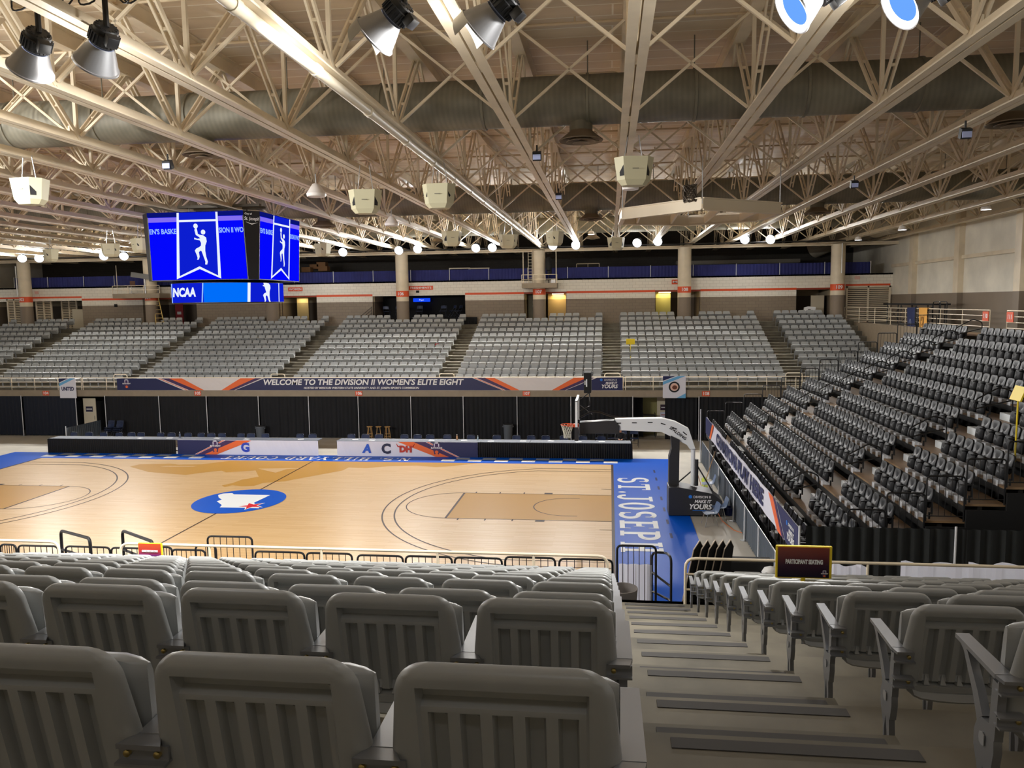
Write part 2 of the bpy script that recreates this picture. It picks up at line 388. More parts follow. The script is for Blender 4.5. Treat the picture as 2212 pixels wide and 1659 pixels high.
# ---- spiral air ducts
DUCT=bpy.data.materials.new('galvanised_spiral_duct'); DUCT.use_nodes=True
nt=DUCT.node_tree; b=nt.nodes['Principled BSDF']; b.inputs['Roughness'].default_value=.55; b.inputs['Metallic'].default_value=.15
tc=nt.nodes.new('ShaderNodeTexCoord'); wv=nt.nodes.new('ShaderNodeTexWave'); wv.inputs['Scale'].default_value=2.6; wv.inputs['Distortion'].default_value=.4; wv.bands_direction='X'
mp=nt.nodes.new('ShaderNodeMapping'); mp.inputs['Rotation'].default_value=(0,0,.12); nz=nt.nodes.new('ShaderNodeTexNoise'); nz.inputs['Scale'].default_value=1.3; nz.inputs['Detail'].default_value=5
nt.links.new(tc.outputs['Object'],mp.inputs[0]); nt.links.new(mp.outputs[0],wv.inputs[0]); nt.links.new(tc.outputs['Object'],nz.inputs['Vector'])
cr=nt.nodes.new('ShaderNodeValToRGB'); cr.color_ramp.elements[0].color=lin((112,108,94))+(1,); cr.color_ramp.elements[1].color=lin((142,138,122))+(1,); cr.color_ramp.elements[0].position=.3; cr.color_ramp.elements[1].position=.7
mx=nt.nodes.new('ShaderNodeMix'); mx.data_type='RGBA'; mx.blend_type='MULTIPLY'; mx.inputs[0].default_value=.12
nt.links.new(nz.outputs['Fac'],cr.inputs[0]); nt.links.new(cr.outputs[0],mx.inputs[6]); nt.links.new(wv.outputs['Color'],mx.inputs[7]); nt.links.new(mx.outputs[2],b.inputs['Base Color'])
def duct(y,z,r,drops,lab,x0=-46,x1=17.2):
    t=thing('air_duct',lab,'duct',(0,y,z)); mx=Matrix.Rotation(PI/2,4,'Y')
    MB().tube([(x0,0,0),(x1,0,0)],r,36).build('body',DUCT,t,smooth=40)
    x=x1-1.1; cm=None
    while x>x0:
        if cm is None: cm=MB().lathe([(r+.004,-.04),(r+.03,-.03),(r+.03,.03),(r+.004,.04)],36,mx,False).tube([(0,0,r),(0,0,13.4-z)],.015,5).mesh('collar',DUCT,40)
        put('collar',cm,t,(x,0,0)); x-=2.38*(1.0 if r<.5 else 1.0)
    for x in drops:
        MB().lathe([(r*.48,-r*1.28),(r*.48,-r*.6)],24).build('drop',DUCT,t,smooth=40).location=(x,0,0)
        df=MB().lathe([(r*.48,-r*1.24),(r*.5,-r*1.3),(r*.92,-r*1.62),(r*.9,-r*1.66),(r*.5,-r*1.36)],28,None,False)
        df.lathe([(r*.3,-r*1.45),(r*.62,-r*1.68),(r*.6,-r*1.7),(r*.28,-r*1.5)],28,None,False).lathe([(.02,-r*1.6),(r*.36,-r*1.74),(r*.34,-r*1.76),(.02,-r*1.66)],28)
        for k in range(4):
            a=k*PI/2+.4; df.tube([(r*.2*math.cos(a),r*.2*math.sin(a),-r*1.5),(r*.8*math.cos(a),r*.8*math.sin(a),-r*1.62)],.012,5)
        df.build('diffuser',M('dusty_diffuser',(120,104,84),.6),t,smooth=40).location=(x,0,0)
    return t
duct(-9.7,12.1,.55,[at(1255,280,y=-9.7).x,at(440,330,y=-9.7).x,at(2185,262,y=-9.7).x],'big grey spiral air duct crossing the roof just ahead of the viewing seats')
duct(6.9,12.1,.6,[at(1277,455,y=6.9).x,at(1765,452,y=6.9).x,at(700,480,y=6.9).x],'grey spiral air duct crossing the roof above the middle of the court')
duct(20.6,12.2,.5,[at(1280,507,y=20.6).x,at(945,520,y=20.6).x],'grey spiral air duct crossing the roof above the far seating',x1=15.2)
t=thing('air_duct','fat pale duct running below the roof along the white gable wall','duct',(16.6,0,12.05))
MB().tube(bend([(0,20,0),(0,31,0),(-1.6,33,-.8)],.9,8),.75,28).build('body',M('pale_duct',(196,186,164),.5,noise=.1,scale=1),t,smooth=40)
cm=MB().lathe([(.76,-.05),(.79,-.04),(.79,.04),(.76,.05)],28,Matrix.Rotation(PI/2,4,'X'),False).mesh('collar',M('pale_duct',(196,186,164),.5),40)
for y in (21,24,27,30): put('collar',cm,t,(0,y,0))
# ================================================================== grey tip-up seats (local: x along the row, +y to the court, z from the tread; origin under the back's top edge)
GREY=M('grey_seat_plastic',(163,165,164),.36,noise=.06,scale=3,bump=.02)
CAST=M('grey_cast_metal',(150,152,156),.33,metal=.55)
BOLT=M('brass_bolt',(190,170,110),.3,metal=1)
HT=.70; TILT=.20
def back_mesh():
    ts=[0,.004,.01,.018,.026,.036,.044,.048,.053,.058,.07,.08,.086,.092,.098,.104,.108,.113,.13,.155,.19,.24,.29,.33,.352,.36,.366,.372,.40]
    hw0=.212
    def hw(t):
        h=hw0+.026*min(t/.24,1); rc=.062
        if t<rc: h-=rc-math.sqrt(max(0,rc*rc-(rc-t)**2))
        if t>.36: h-=.05*((t-.36)/.04)**2
        return h
    gx=[-.130,-.065,0,.065,.130]; gw=.0165
    xs=set([0,.03,.09,.15])
    for g in gx:
        for e in (-gw-.004,-gw+.002,0,gw-.002,gw+.004): xs.add(round(abs(g+e),4))
    xs=sorted(x for x in xs if x<.156)
    pos=xs+[.158,.164,.170,.177]
    edge=[.35,.55,.7,.82,.91,.97,1.0]           # fractions between .177 and hw
    def row(t):
        h=hw(t); xx=[]
        for x in pos: xx.append(min(x,h*.72*x/.177) if h<.2 else x)
        last=xx[-1]
        for e in edge: xx.append(last+(h-last)*e)
        return [-x for x in xx[::-1]][:-1]+xx
    def D(s,t):
        h=hw(t); d=min(h-abs(s),t if t<.08 else 9); R=.026
        q=min(max(d,0)/R,1); y=R*math.sqrt(1-(1-q)**2)+.004*q
        if abs(s)<.170 and .048<=t<=.37:
            y-=.022
            if .050<t<.085: y-=.016
            elif .085<=t<.36:
                y+=.012*min(1,(t-.085)/.008)
                if t>=.108:
                    for g in gx:
                        if abs(s-g)<gw:
                            y-=.026*(1 if t<.33 else max(0,1-(t-.33)/.03)); break
        if abs(s)<.172 and .352<t<.368: y-=.014
        return y
    bk=[];fr=[]
    for t in ts:
        r=row(t); z=HT-t; off=t*TILT
        bk.append([(s,off-D(s,t),z) for s in r])
        fr.append([(s,off+.002+.010*(1-(abs(s)/hw(t))**4)*(min(t/.02,1)),z) for s in r])
    mb=MB(); mb.grid(bk); mb.grid([r[::-1] for r in fr])
    n=len(ts); c=len(bk[0])
    # stitch borders
    for i in range(n-1):
        mb.add([bk[i][0],bk[i+1][0],fr[i+1][0],fr[i][0]],[(0,1,2,3)]); mb.add([bk[i][-1],fr[i][-1],fr[i+1][-1],bk[i+1][-1]],[(0,1,2,3)])
    for j in range(c-1):
        mb.add([bk[0][j],fr[0][j],fr[0][j+1],bk[0][j+1]],[(0,1,2,3)]); mb.add([bk[-1][j],bk[-1][j+1],fr[-1][j+1],fr[-1][j]],[(0,1,2,3)])
    # light triangular rib feet at the bottom of the slots
    for g in gx:
        y0=.33*TILT-.004; mb.add([(g-.014,y0+.006,.335),(g+.014,y0+.006,.335),(g+.012,y0-.016,.334),(g-.012,y0-.016,.334),(g,y0+.004,.375)],[(0,1,4),(1,2,4),(2,3,4),(3,0,4),(0,3,2,1)])
    bm=bmesh.new(); me=mb.mesh('backrest',GREY); bm.from_mesh(me); bmesh.ops.remove_doubles(bm,verts=bm.verts,dist=.0004); bmesh.ops.recalc_face_normals(bm,faces=bm.faces); bm.to_mesh(me); bm.free()
    me.polygons.foreach_set('use_smooth',[True]*len(me.polygons)); me.update(); me.set_sharp_from_angle(angle=math.radians(38)); return me
def pan_mesh():
    """folded seat pan standing in front of the back, apron curling under it"""
    prof=[(.640,.066),(.648,.078),(.645,.096),(.622,.112),(.55,.130),(.45,.145),(.36,.150),(.30,.135),(.262,.095),(.252,.055),(.268,.035),(.30,.058),(.335,.082),(.42,.085),(.52,.078),(.60,.068)]
    xs=[-1,-.97,-.9,-.75,-.4,0,.4,.75,.9,.97,1]; rows=[]
    for a in xs:
        k=abs(a); sh=1-.10*max(0,(k-.7)/.3)**2; r=[]
        for z,y in prof:
            w=.228-.03*max(0,(.40-z)/.15)**1.3
            zc=.46+(z-.46)*sh; r.append((a*w,.09+(y-.09)*(1 if k<.95 else .45),zc+(.02*k*k if z<.32 else 0)))
        r.append(r[0]); rows.append(r)
    mb=MB(); mb.grid(rows)
    n=len(prof); mb.f.append(tuple(range(n))); mb.m.append(0); o=(len(xs)-1)*(n+1); mb.f.append(tuple(o+i for i in range(n))[::-1]); mb.m.append(0)
    bm=bmesh.new(); me=mb.mesh('seat_pan',GREY); bm.from_mesh(me); bmesh.ops.remove_doubles(bm,verts=bm.verts,dist=.0005); bmesh.ops.recalc_face_normals(bm,faces=bm.faces); bm.to_mesh(me); bm.free()
    me.polygons.foreach_set('use_smooth',[True]*len(me.polygons)); me.update(); me.set_sharp_from_angle(angle=math.radians(50)); return me
def standard_mesh(wl=1,wr=1):
    mb=MB(); fn=lambda y,z,t:(t-.016,y,z)
    # blade and foot
    mb.prism([(.06,0),(.07,0),(.08,.10),(.10,.165),(.085,.20),(.06,.18),(.05,.10)],.024,fn); mb.prism([(.105,0),(.118,0),(.128,.12),(.165,.20),(.168,.25),(.15,.29),(.12,.315),(.06,.32),(.04,.29),(.036,.24),(.05,.17),(.06,.18),(.085,.20),(.10,.165),(.112,.10)],.026,fn)
    # front strut up to the arm tip and rear strut
    mb.prism([(.150,.29),(.185,.36),(.262,.47),(.30,.492),(.262,.492),(.235,.478),(.155,.385),(.115,.32)],.026,fn)
    mb.prism([(.035,.28),(.075,.28),(.062,.47),(.022,.47)],.026,fn)
    # arm plate, tapering forward, with its bracket wings behind
    mb.add([(-.026,.03,.485),(.026,.03,.485),(.022,.315,.492),(-.022,.315,.492),(-.026,.03,.500),(.026,.03,.500),(.022,.315,.507),(-.022,.315,.507)],[(0,3,2,1),(4,5,6,7),(0,1,5,4),(1,2,6,5),(2,3,7,6),(3,0,4,7)])
    mb.add([(-.026,.032,.488),(.026,.032,.488),(.05*wr,-.012,.486),(-.05*wl,-.012,.486),(-.026,.032,.499),(.026,.032,.499),(.05*wr,-.012,.497),(-.05*wl,-.012,.497)],[(0,1,2,3),(4,7,6,5),(0,4,5,1),(1,5,6,2),(2,6,7,3),(3,7,4,0)])
    for z in (.452,.345):
        a,c=-.048*wl-.008,.048*wr+.008
        mb.box((a,-.012,z-.004),(c,.03,z+.002)); mb.box((a,.006,z),(c,.012,z+.034))
        if z<.4: mb.box((a,-.012,z+.03),(c,.03,z+.036))
    mb.mat(1)
    for z in (.47,.365):
        for x in ([-.034] if wl>.5 else [])+([.034] if wr>.5 else []): mb.lathe([(.008,-.01),(.008,.002),(.004,.004)],8,Matrix.Translation((x,.0,z))@Matrix.Rotation(PI/2,4,'X'))
    return mb.mesh('standard',[CAST,BOLT],35)
MBK,MPAN,MSTD=back_mesh(),pan_mesh(),standard_mesh(); MSTL,MSTR=standard_mesh(.35,1),standard_mesh(1,.35)
BADGE=M('cast_badge',(176,178,180),.4,metal=.4)
def grey_seat(x,y,z,sgn,label,group,last=None,first=None):
    o=thing('stadium_seat',label,'seat',(x,y,z),0 if sgn<0 else PI,group)
    put('backrest',MBK,o); put('seat_pan',MPAN,o)
    put('standard',MSTL if first else MSTD,o,(-.255,0,0))
    if last: put('standard',MSTR,o,(.255,0,0))
    return o
WP=.51
grey_n=0
def vis(p,m=60):
    u,v,w=proj(p); return w>.3 and -m<u<2212+m and v<1659+260
for j in range(12):
    y,z=near_y[j],near_z[j]; k=12-j
    rowname='front row' if j==0 else ('%s row from the front rail'%ORD[j] if j<11 else 'top row')
    for i in range(17):
        x=-.02-WP*(i+.5)
        if not (vis((x+.25,y,z+.65)) or vis((x-.25,y,z+.65))): continue
        grey_seat(x,y,z,-1,'grey seat, %s, %s from the steps, scoreboard side'%(rowname,ORD[i]),'grey seats in the viewing block',i==0); grey_n+=1
    for i in range(14):
        x=1.12+WP*(i+.5)
        if not (vis((x-.25,y,z+.65)) or vis((x,y,z+.65))): continue
        o=grey_seat(x,y,z,-1,'grey seat, %s, %s from the steps, sign side'%(rowname,ORD[i]),'grey seats behind the sign',first=(i==0)); grey_n+=1
        if i==0:
            b=MB().prism([(.09,.235),(.105,.23),(.12,.235),(.125,.25),(.12,.268),(.105,.273),(.09,.268)],.003,lambda a,c,t:(-.255-.018-t,a,c)).build('row_badge',BADGE,o)
    if j<3:
        for i in range(4):
            x=-9.85-WP*(i+.5)
            if not vis((x+.2,y,z+.6),0): continue
            grey_seat(x,y,z,-1,'grey seat, %s, %s beyond the black handrail steps'%(rowname,ORD[i]),'grey seats beyond the handrails'); grey_n+=1
print('near grey seats',grey_n)
# ---- far stand: the largest ones as seats, the rest as one mass
def far_sections():
    for x0,n in ((.60,17),(-8.66,16),(-18.14,16),(-27.66,16),(-36.93,16),(10.43,8),(-43.6,10)): yield x0,n
FSEC={.60:'eighth',}
gapc=[14.39,4.79,-4.74,-14.13,-23.5,-32.53,-42.3]
left=max(0,300-grey_n)
mass=MB()
def low_seat(mb,x,y,z):
    # back: rounded slab leaning away, pan folded in front, post under the joint (faces -y)
    t=.20
    def bk(dx,dz): return (x+dx,y-(HT-dz)*t,z+dz)
    out=[(-.232,.34),(-.214,.64),(-.19,.688),(-.15,.70),(.15,.70),(.19,.688),(.214,.64),(.232,.34)]
    n=len(out); f=[bk(a,b) for a,b in out]; g=[(p[0],p[1]+.035,p[2]) for p in f]
    mb.add(f+g,[tuple(range(n))[::-1],tuple(range(n,2*n))]+[(i,(i+1)%n,n+(i+1)%n,n+i) for i in range(n)])
    pr=[(-.17,.52),(-.20,.54),(-.265,.525),(-.235,.46),(-.165,.36),(-.095,.275),(-.06,.27),(-.08,.37),(-.12,.46)]
    m=len(pr); a=[(x-.222,y+p,z+q) for p,q in pr]; b=[(x+.222,y+p,z+q) for p,q in pr]
    mb.add(a+b,[tuple(range(m)),tuple(range(m,2*m))[::-1]]+[(i,m+i,m+(i+1)%m,(i+1)%m) for i in range(m)])
    mb.mat(1)
    mb.add([(x-.27,y-.05,z),(x-.24,y-.05,z),(x-.24,y-.12,z),(x-.27,y-.12,z),(x-.27,y-.05,z+.5),(x-.24,y-.05,z+.5),(x-.24,y-.15,z+.5),(x-.27,y-.15,z+.5)],[(0,1,5,4),(1,2,6,5),(2,3,7,6),(3,0,4,7)])
    mb.box((x-.28,y-.31,z+.488),(x-.23,y-.02,z+.503)).mat(0)
cnt=0
for j in range(12):
    for x0,n in far_sections():
        pitch=WP if n!=16 or x0>-18 else .518
        if x0==-18.14: pitch=.5275
        for i in range(n):
            x=x0+pitch*(i+.5); y,z=far_y[j],far_z[j]
            if j==11:
                if any(abs(x-c)<.75 for c in gapc): continue
                if n>=16 and i in (n-2,n-3): continue
            if proj((x,y,z+.5))[0]<-30: continue
            if x0==-8.66 and cnt<left and j<6 and j>0:
                grey_seat(x,y,z,1,'grey seat across the court, %s row above the banner, %s from the yellow board aisle'%(ORD[j],ORD[n-1-i]),'grey far seats above the banner'); cnt+=1
            else: low_seat(mass,x,y,z)
print('far grey seats',cnt)
o=mass.build('stadium_seats',[GREY,CAST]); tag(o,'rows of grey tip-up seats filling the far balcony stand','seats',kind='stuff')

# ================================================================== black seats on the hoop-end stand (rows run along Y, facing the court)
BPL=M('black_seat_plastic',(23,24,27),.48,spec=.35); BPL2=M('black_seat_underside',(17,17,19),.62,spec=.3); WBR=M('white_seat_bracket',(214,216,220),.5)
def rounded_shell(hw,z0,z1,y0,y1,lean,rc,th,name,mat,dome=.0):
    """upright shell facing -x: local x depth, y width, z height"""
    out=[]; n=6
    pts=[(-hw*.82,z0)]+[(-hw,z0+.05)]
    for k in range(n+1):
        a=PI-k*PI/2/n; pts.append((-hw+rc+rc*math.cos(a),z1-rc+rc*math.sin(a)))
    for k in range(n+1):
        a=PI/2-k*PI/2/n; pts.append((hw-rc+rc*math.cos(a),z1-rc+rc*math.sin(a)))
    pts+=[(hw,z0+.05),(hw*.82,z0)]
    mb=MB(); N=len(pts); cx=0; cz=(z0+z1)/2
    def ring(s,dx): return [(y0+lean*(b-z0)+dx,a*s,cz+(b-cz)*s) for a,b in pts]
    rings=[ring(.985,0-.0),ring(1,.012),ring(1,th-.012),ring(.98,th),]
    inner=[ring(.8,-dome*.6),ring(.5,-dome),ring(.05,-dome*1.05)]
    seq=inner[::-1]+rings; vs=[p for r in seq for p in r]; fs=[]
    for i in range(len(seq)-1):
        for k in range(N): fs.append((i*N+k,i*N+(k+1)%N,(i+1)*N+(k+1)%N,(i+1)*N+k))
    fs+=[tuple(range(N))[::-1],tuple(range((len(seq)-1)*N,len(seq)*N))]
    mb.add(vs,fs); return mb
bback=rounded_shell(.215,.24,.68,.0,0,.22,.10,.045,'backrest',BPL,.02).mesh('backrest',BPL,45)
bpan=rounded_shell(.205,.10,.44,-.10,0,.10,.09,.055,'seat_pan',BPL2,.05).mesh('seat_pan',BPL2,45)
mb=MB(); mb.mat(0)
mb.box((-.19,-.10,-.07),(-.05,.10,.09)).box((-.1,-.14,.0),(.0,.14,.06))
bbr=mb.mesh('bracket',WBR)
mb=MB(); mb.box((-.20,-.024,.40),(.08,.024,.425)).box((.03,-.012,.12),(.07,.012,.41)).box((-.02,-.012,.0),(.02,.012,.16))
barm=mb.mesh('armrest',BLACKP,None)
RX0=4.55; RT=.85; RDZ=.405; RZ0=1.2
def rowx(i): return RX0+RT*i
def rowz(i): return RZ0+RDZ*i
def black_seat(x,y,z,label,group):
    o=thing('arena_seat',label,'seat',(x,y,z),0,group)
    put('backrest',bback,o); put('seat_pan',bpan,o); put('bracket',bbr,o); put('armrest',barm,o,(0,-.25,0)); return o
bm_=MB(); bc=0
SEC=(('block beside the black side drape',-9.5,7,-5.95),('middle block',-4.55,17,3.95),('far block',5.15,9,9.6))
for i in range(12):
    x=rowx(i)+.16; z=rowz(i)
    for nm,y0,n,y1 in SEC:
        p=(y1-y0)/n
        for k in range(n):
            y=y0+p*(k+.5)
            if nm!='far block' or i>=11:
                if bc>=300: pass
                black_seat(x,y,z,'black seat, %s from the drape end, %s row up, %s'%(ORD[k],ORD[i],nm),'black seats, '+nm); bc+=1
            else:
                for me_,dx,dy in ((bback,0,0),(bpan,0,0),(bbr,0,0)):
                    o_=len(bm_.v); mi=1 if me_ is bbr else 0
                    bm_.v+=[(v.co.x+x,v.co.y+y,v.co.z+z) for v in me_.vertices]
                    for f in me_.polygons: bm_.f.append(tuple(q+o_ for q in f.vertices)); bm_.m.append(mi)
print('black seats',bc)
o=bm_.build('arena_seats',[BPL,WBR],smooth=45); tag(o,'black tip-up seats in the far block of the hoop-end stand','seats',kind='stuff')
# stand structure
DECK=M('tan_stand_deck',(140,112,80),.45,noise=.2,scale=2); UND=M('stand_understructure',(26,24,22),.7); GSTEP=M('grey_aluminium_step',(228,234,236),.4)
mb=MB()
for i in range(12):
    mb.mat(0).box((rowx(i)-.02,-9.65,rowz(i)-.05),(rowx(i+1)+.03,9.65,rowz(i)))
    mb.mat(1).box((rowx(i)-.03,-9.65,rowz(i)-.2),(rowx(i)+.02,9.65,rowz(i)-.05)).box((rowx(i)+.3,-9.6,0),(rowx(i)+.4,9.6,rowz(i)-.05))
mb.mat(1).box((rowx(0)+.1,-9.6,.02),(rowx(0)+.2,9.6,rowz(0)-.2))
mb.mat(0).box((rowx(12),-9.65,5.9),(15.64,9.65,5.97))
struct(mb.build('floor_hoop_stand',[DECK,UND]))
def stepbox(x,y0,y1,z,lab):
    t=thing('aisle_step',lab,'step',(x,y0,z),0,'steel aisle steps'); w=y1-y0
    MB().bbox((0,0,0),(.42,w,.2),.008).build('box',GSTEP,t)
    st=MB()
    for k in (.1,.2,.3): st.box((k-.01,.02,.2),(k+.01,w-.02,.204))
    st.build('tread_strip',M('step_grip',(120,118,112),.8),t); MB().box((.02,-.012,.02),(.4,0,.17)).build('end_cap',BLACKM,t)
for nm,ya,yb in (('aisle beside the drape-side block',-5.82,-4.66),('aisle beside the far block',3.98,5.1)):
    for i in range(11): stepbox(rowx(i+1)-.42,ya,yb,rowz(i),'grey aluminium step with black end, %s up, %s'%(ORD[i],nm))
# aisle grab rails
def grab(x,y,z,lab):
    mb=MB(); p=bend([(.0,0,0),(.0,0,.86),(-.35,0,.98),(-.98,0,.62),(-1.0,0,.36),(-.04,0,.60)],.12)
    mb.tube([(v.x,v.y,v.z) for v in p],.021,8)
    mb.box((-.06,-.05,0),(.06,.05,.03))
    o=mb.build('aisle_handrail',BLACKP,None,smooth=40); o.location=(x,y,z); tag(o,lab,'handrail','black aisle handrails')
for i in range(1,12,2): grab(rowx(i)+.5,-5.2,rowz(i),'black bent handrail standing in the drape-side aisle, %s up'%ORD[i//2])
for i in range(1,12,1): 
    if i%1==0: grab(rowx(i)+.5,4.5,rowz(i),'black bent handrail standing in the aisle by the far block, %s up'%ORD[i-1])
# end guard rails
def guard(x0,x1,y,zt,zb,lab,group,nb=6,along='X'):
    t=thing('guard_rail',lab,'railing',(x0,y,zb),0 if along=='X' else PI/2,group); w=x1-x0; h=zt-zb
    MB().tube([tuple(v) for v in bend([(0,0,0),(0,0,h),(w,0,h),(w,0,0)],.09)],.02,8).build('frame',BLACKP,t,smooth=40)
    mb=MB()
    for k in range(1,nb): mb.tube([(w*k/nb,0,.12),(w*k/nb,0,h)],.007,5)
    mb.tube([(0,0,.12),(w,0,.12)],.012,6); mb.build('bars',BLACKP,t); return t
for i in range(12):
    guard(rowx(i)+.01,rowx(i+1)-.02,9.68,rowz(i)+1.05,rowz(i)-.0,'black guard rail at the far end of the hoop stand, %s step up'%ORD[i],'far end guard rails')
for i in range(1,9):
    guard(rowx(i)+.01,rowx(i+1)-.02,-9.68,rowz(i)+1.05,rowz(i)-.0,'black guard rail at the drape end of the hoop stand, %s step up'%ORD[i],'drape end guard rails')
# ================================================================== basketball court
WOOD=bpy.data.materials.new('maple_court'); WOOD.use_nodes=True
nt=WOOD.node_tree; b=nt.nodes['Principled BSDF']; b.inputs['Roughness'].default_value=.4; b.inputs['Specular IOR Level'].default_value=.12; b.inputs['Coat Weight'].default_value=.06; b.inputs['Coat Roughness'].default_value=.2
tc=nt.nodes.new('ShaderNodeTexCoord'); br=nt.nodes.new('ShaderNodeTexBrick'); br.inputs['Scale'].default_value=1; br.inputs['Brick Width'].default_value=1.3; br.inputs['Row Height'].default_value=.06; br.inputs['Mortar Size'].default_value=.0015; br.offset=.41
br.inputs['Color1'].default_value=lin((210,176,126))+(1,); br.inputs['Color2'].default_value=lin((200,162,110))+(1,); br.inputs['Mortar'].default_value=lin((180,140,92))+(1,); br.inputs['Bias'].default_value=-.1
nt.links.new(tc.outputs['Object'],br.inputs['Vector']); nt.links.new(br.outputs['Color'],b.inputs['Base Color'])
def glossy(name,rgb):
    return M(name,rgb,.4,coat=.0,spec=.05)
BLUE=glossy('court_blue',(0,84,196)); TANP=glossy('court_stain_tan',(188,142,66)); LINE=glossy('court_line_brown',(62,40,24)); CWHT=glossy('court_white',(232,236,238)); RED=glossy('court_red',(214,40,52)); CHKG=glossy('court_grey',(150,160,172))
L=28.65; W=7.62
court=MB().box((-L-2.7,-9.05,-.001),(2.72,9.08,.012)).build('basketball_court',WOOD); tag(court,'maple basketball court with blue borders in the middle of the hall','court')
Z=.014
def paint(name,polys,mat,z=Z,label=None):
    mb=MB()
    for p in polys: mb.flat(p,z)
    o=mb.build(name,mat,court)
    if label: o['label']=label
    return o
R4=lambda x0,y0,x1,y1:[(x0,y0),(x1,y0),(x1,y1),(x0,y1)]
paint('border',[R4(0,-9.05,2.72,9.08),R4(-L-2.7,-9.05,-L,9.08),R4(-L,W,0,9.08),R4(-L,-9.05,0,-W)],BLUE)
paint('baseline',[R4(-.0,-W,.1,W),R4(-L-.1,-W,-L,W)],LINE,Z+.003)
tan=[(-22.71,5.84),(-22.57,6.39),(-21.13,6.65),(-20.61,6.43),(-19.5,6.57),(-18.96,7.04),(-18.53,7.43),(-14.31,7.6),(-9,7.6),(-6.2,7.6),(-7.37,6.86),(-8.05,6.61),(-9.0,6.9),(-10.28,6.68),(-11.24,6.18),(-12.09,6.3),(-12.15,5.62),(-13.66,3.71),(-13.92,3.34),(-14.74,2.99),(-14.89,2.42),(-15.39,2.33),(-15.87,2.46),(-16.05,2.14),(-16.33,2.43),(-16.07,2.85),(-15.97,3.5),(-15.48,4.14),(-16.21,5.38),(-17.4,4.91),(-17.8,5.25),(-18.5,4.74),(-18.98,4.26),(-21.07,4.75)]
paint('stained_silhouette',[tan],TANP,Z,'darker stained silhouette along the table side')
paint('silhouette_gap',[[(-16.28,5.78),(-15.06,4.96),(-14.87,5.73),(-14.03,6.05)],[(-21.2,5.9),(-19.6,6.0),(-19.5,6.2),(-21,6.1)]],WOOD,Z+.003)
paint('lane',[R4(-5.79,-1.83,0,1.83)],TANP,Z); paint('lane',[R4(-L,-1.83,-L+5.79,1.83)],TANP,Z)
def arc(cx,cy,r,a0,a1,w,n=48):
    out=[]
    for i in range(n):
        p,q=a0+(a1-a0)*i/n,a0+(a1-a0)*(i+1)/n
        f=lambda a,rr:(cx+rr*math.cos(a),cy+rr*math.sin(a)); out.append([f(p,r-w/2),f(q,r-w/2),f(q,r+w/2),f(p,r+w/2)])
    return out
ln=[]
ln.append(R4(-L/2-.03,-W,-L/2+.03,W))
for s,ox in ((1,0),(-1,-L)):
    fx=lambda x:ox+s*x
    def rr(x0,y0,x1,y1):
        x0,x1=sorted((fx(x0),fx(x1))); ln.append(R4(x0,y0,x1,y1))
    rr(-5.84,-1.85,-5.76,1.85)
    for y in (-1.83,1.83): rr(-5.8,y-.02,0,y+.02)
    a0=PI/2 if s>0 else -PI/2
    ln.extend(arc(fx(-5.8),0,1.83,a0,a0+PI,.04))
    ln.extend(arc(fx(-1.6),0,1.25,a0,a0+PI,.04))
    for y in (-1.25,1.25): rr(-1.6,y-.02,-1.2,y+.02)
    for r,ye in ((6.32,6.1),(6.75,6.6)):
        t=math.asin(min(1,ye/r)); 
        if s>0: ln.extend(arc(-1.6,0,r,PI-t,PI+t,.055,70))
        else: ln.extend(arc(-L+1.6,0,r,-t,t,.055,70))
        ex=-1.6-r*math.cos(t)
        for y in (-ye,ye): rr(ex,y-.025,0,y+.025)
    for y in (-1,1):
        for x in (-5.34,-4.38,-3.42): rr(x-.025,min(y*1.85,y*2.05),x+.025,max(y*1.85,y*2.05))
        rr(-2.62,min(y*1.85,y*2.05),-2.3,max(y*1.85,y*2.05))
    for y in (-2.85,2.81): rr(-.4,y-.02,0,y+.02)
ln.append(R4(-3.0,-W,-2.95,-W+.3))
paint('court_lines',ln,LINE,Z+.004)
paint('bench_dashes',[R4(1.85,y,1.93,y+.55) for y in (6.0,4.5,2.9,1.2,-.4,-2,-3.6)],glossy('dark_blue_dash',(8,30,90)),Z+.003)
cc=[(-14.32+1.72*math.cos(2*PI*i/64),-.02+1.86*math.sin(2*PI*i/64)) for i in range(64)]
paint('center_circle',[cc],BLUE,Z+.006)
paint('state_outline',[[(-15.62,.77),(-15.55,1.03),(-15.2,1.13),(-15.03,.92),(-13.5,.92),(-13.61,-.3),(-13.03,-1.07),(-13.56,-1.05),(-14.6,-1.06),(-14.69,-.72),(-15.18,-.18),(-15.1,.07),(-15.41,.41)]],CWHT,Z+.009)
def star(cx,cy,r,rot):
    return [(cx+(r if i%2==0 else r*.4)*math.cos(rot+i*PI/5),cy+(r if i%2==0 else r*.4)*math.sin(rot+i*PI/5)) for i in range(10)]
paint('star_outline',[star(-13.5,-.75,.58,-PI/2)],CWHT,Z+.011); paint('star',[star(-13.5,-.75,.46,-PI/2)],RED,Z+.013)
chk=[];chg=[]
for x0,x1 in ((-29.0,-20.3),(-8.1,.3)):
    n=13; d=(x1-x0)/n
    for i in range(n):
        (chk if i%2==0 else chg).append(R4(x0+i*d,7.95,x0+(i+1)*d,8.4) if i%2==0 else R4(x0+i*d,8.4,x0+(i+1)*d,8.85))
paint('checker_white',chk,CWHT,Z+.004); paint('checker_grey',chg,CHKG,Z+.004)
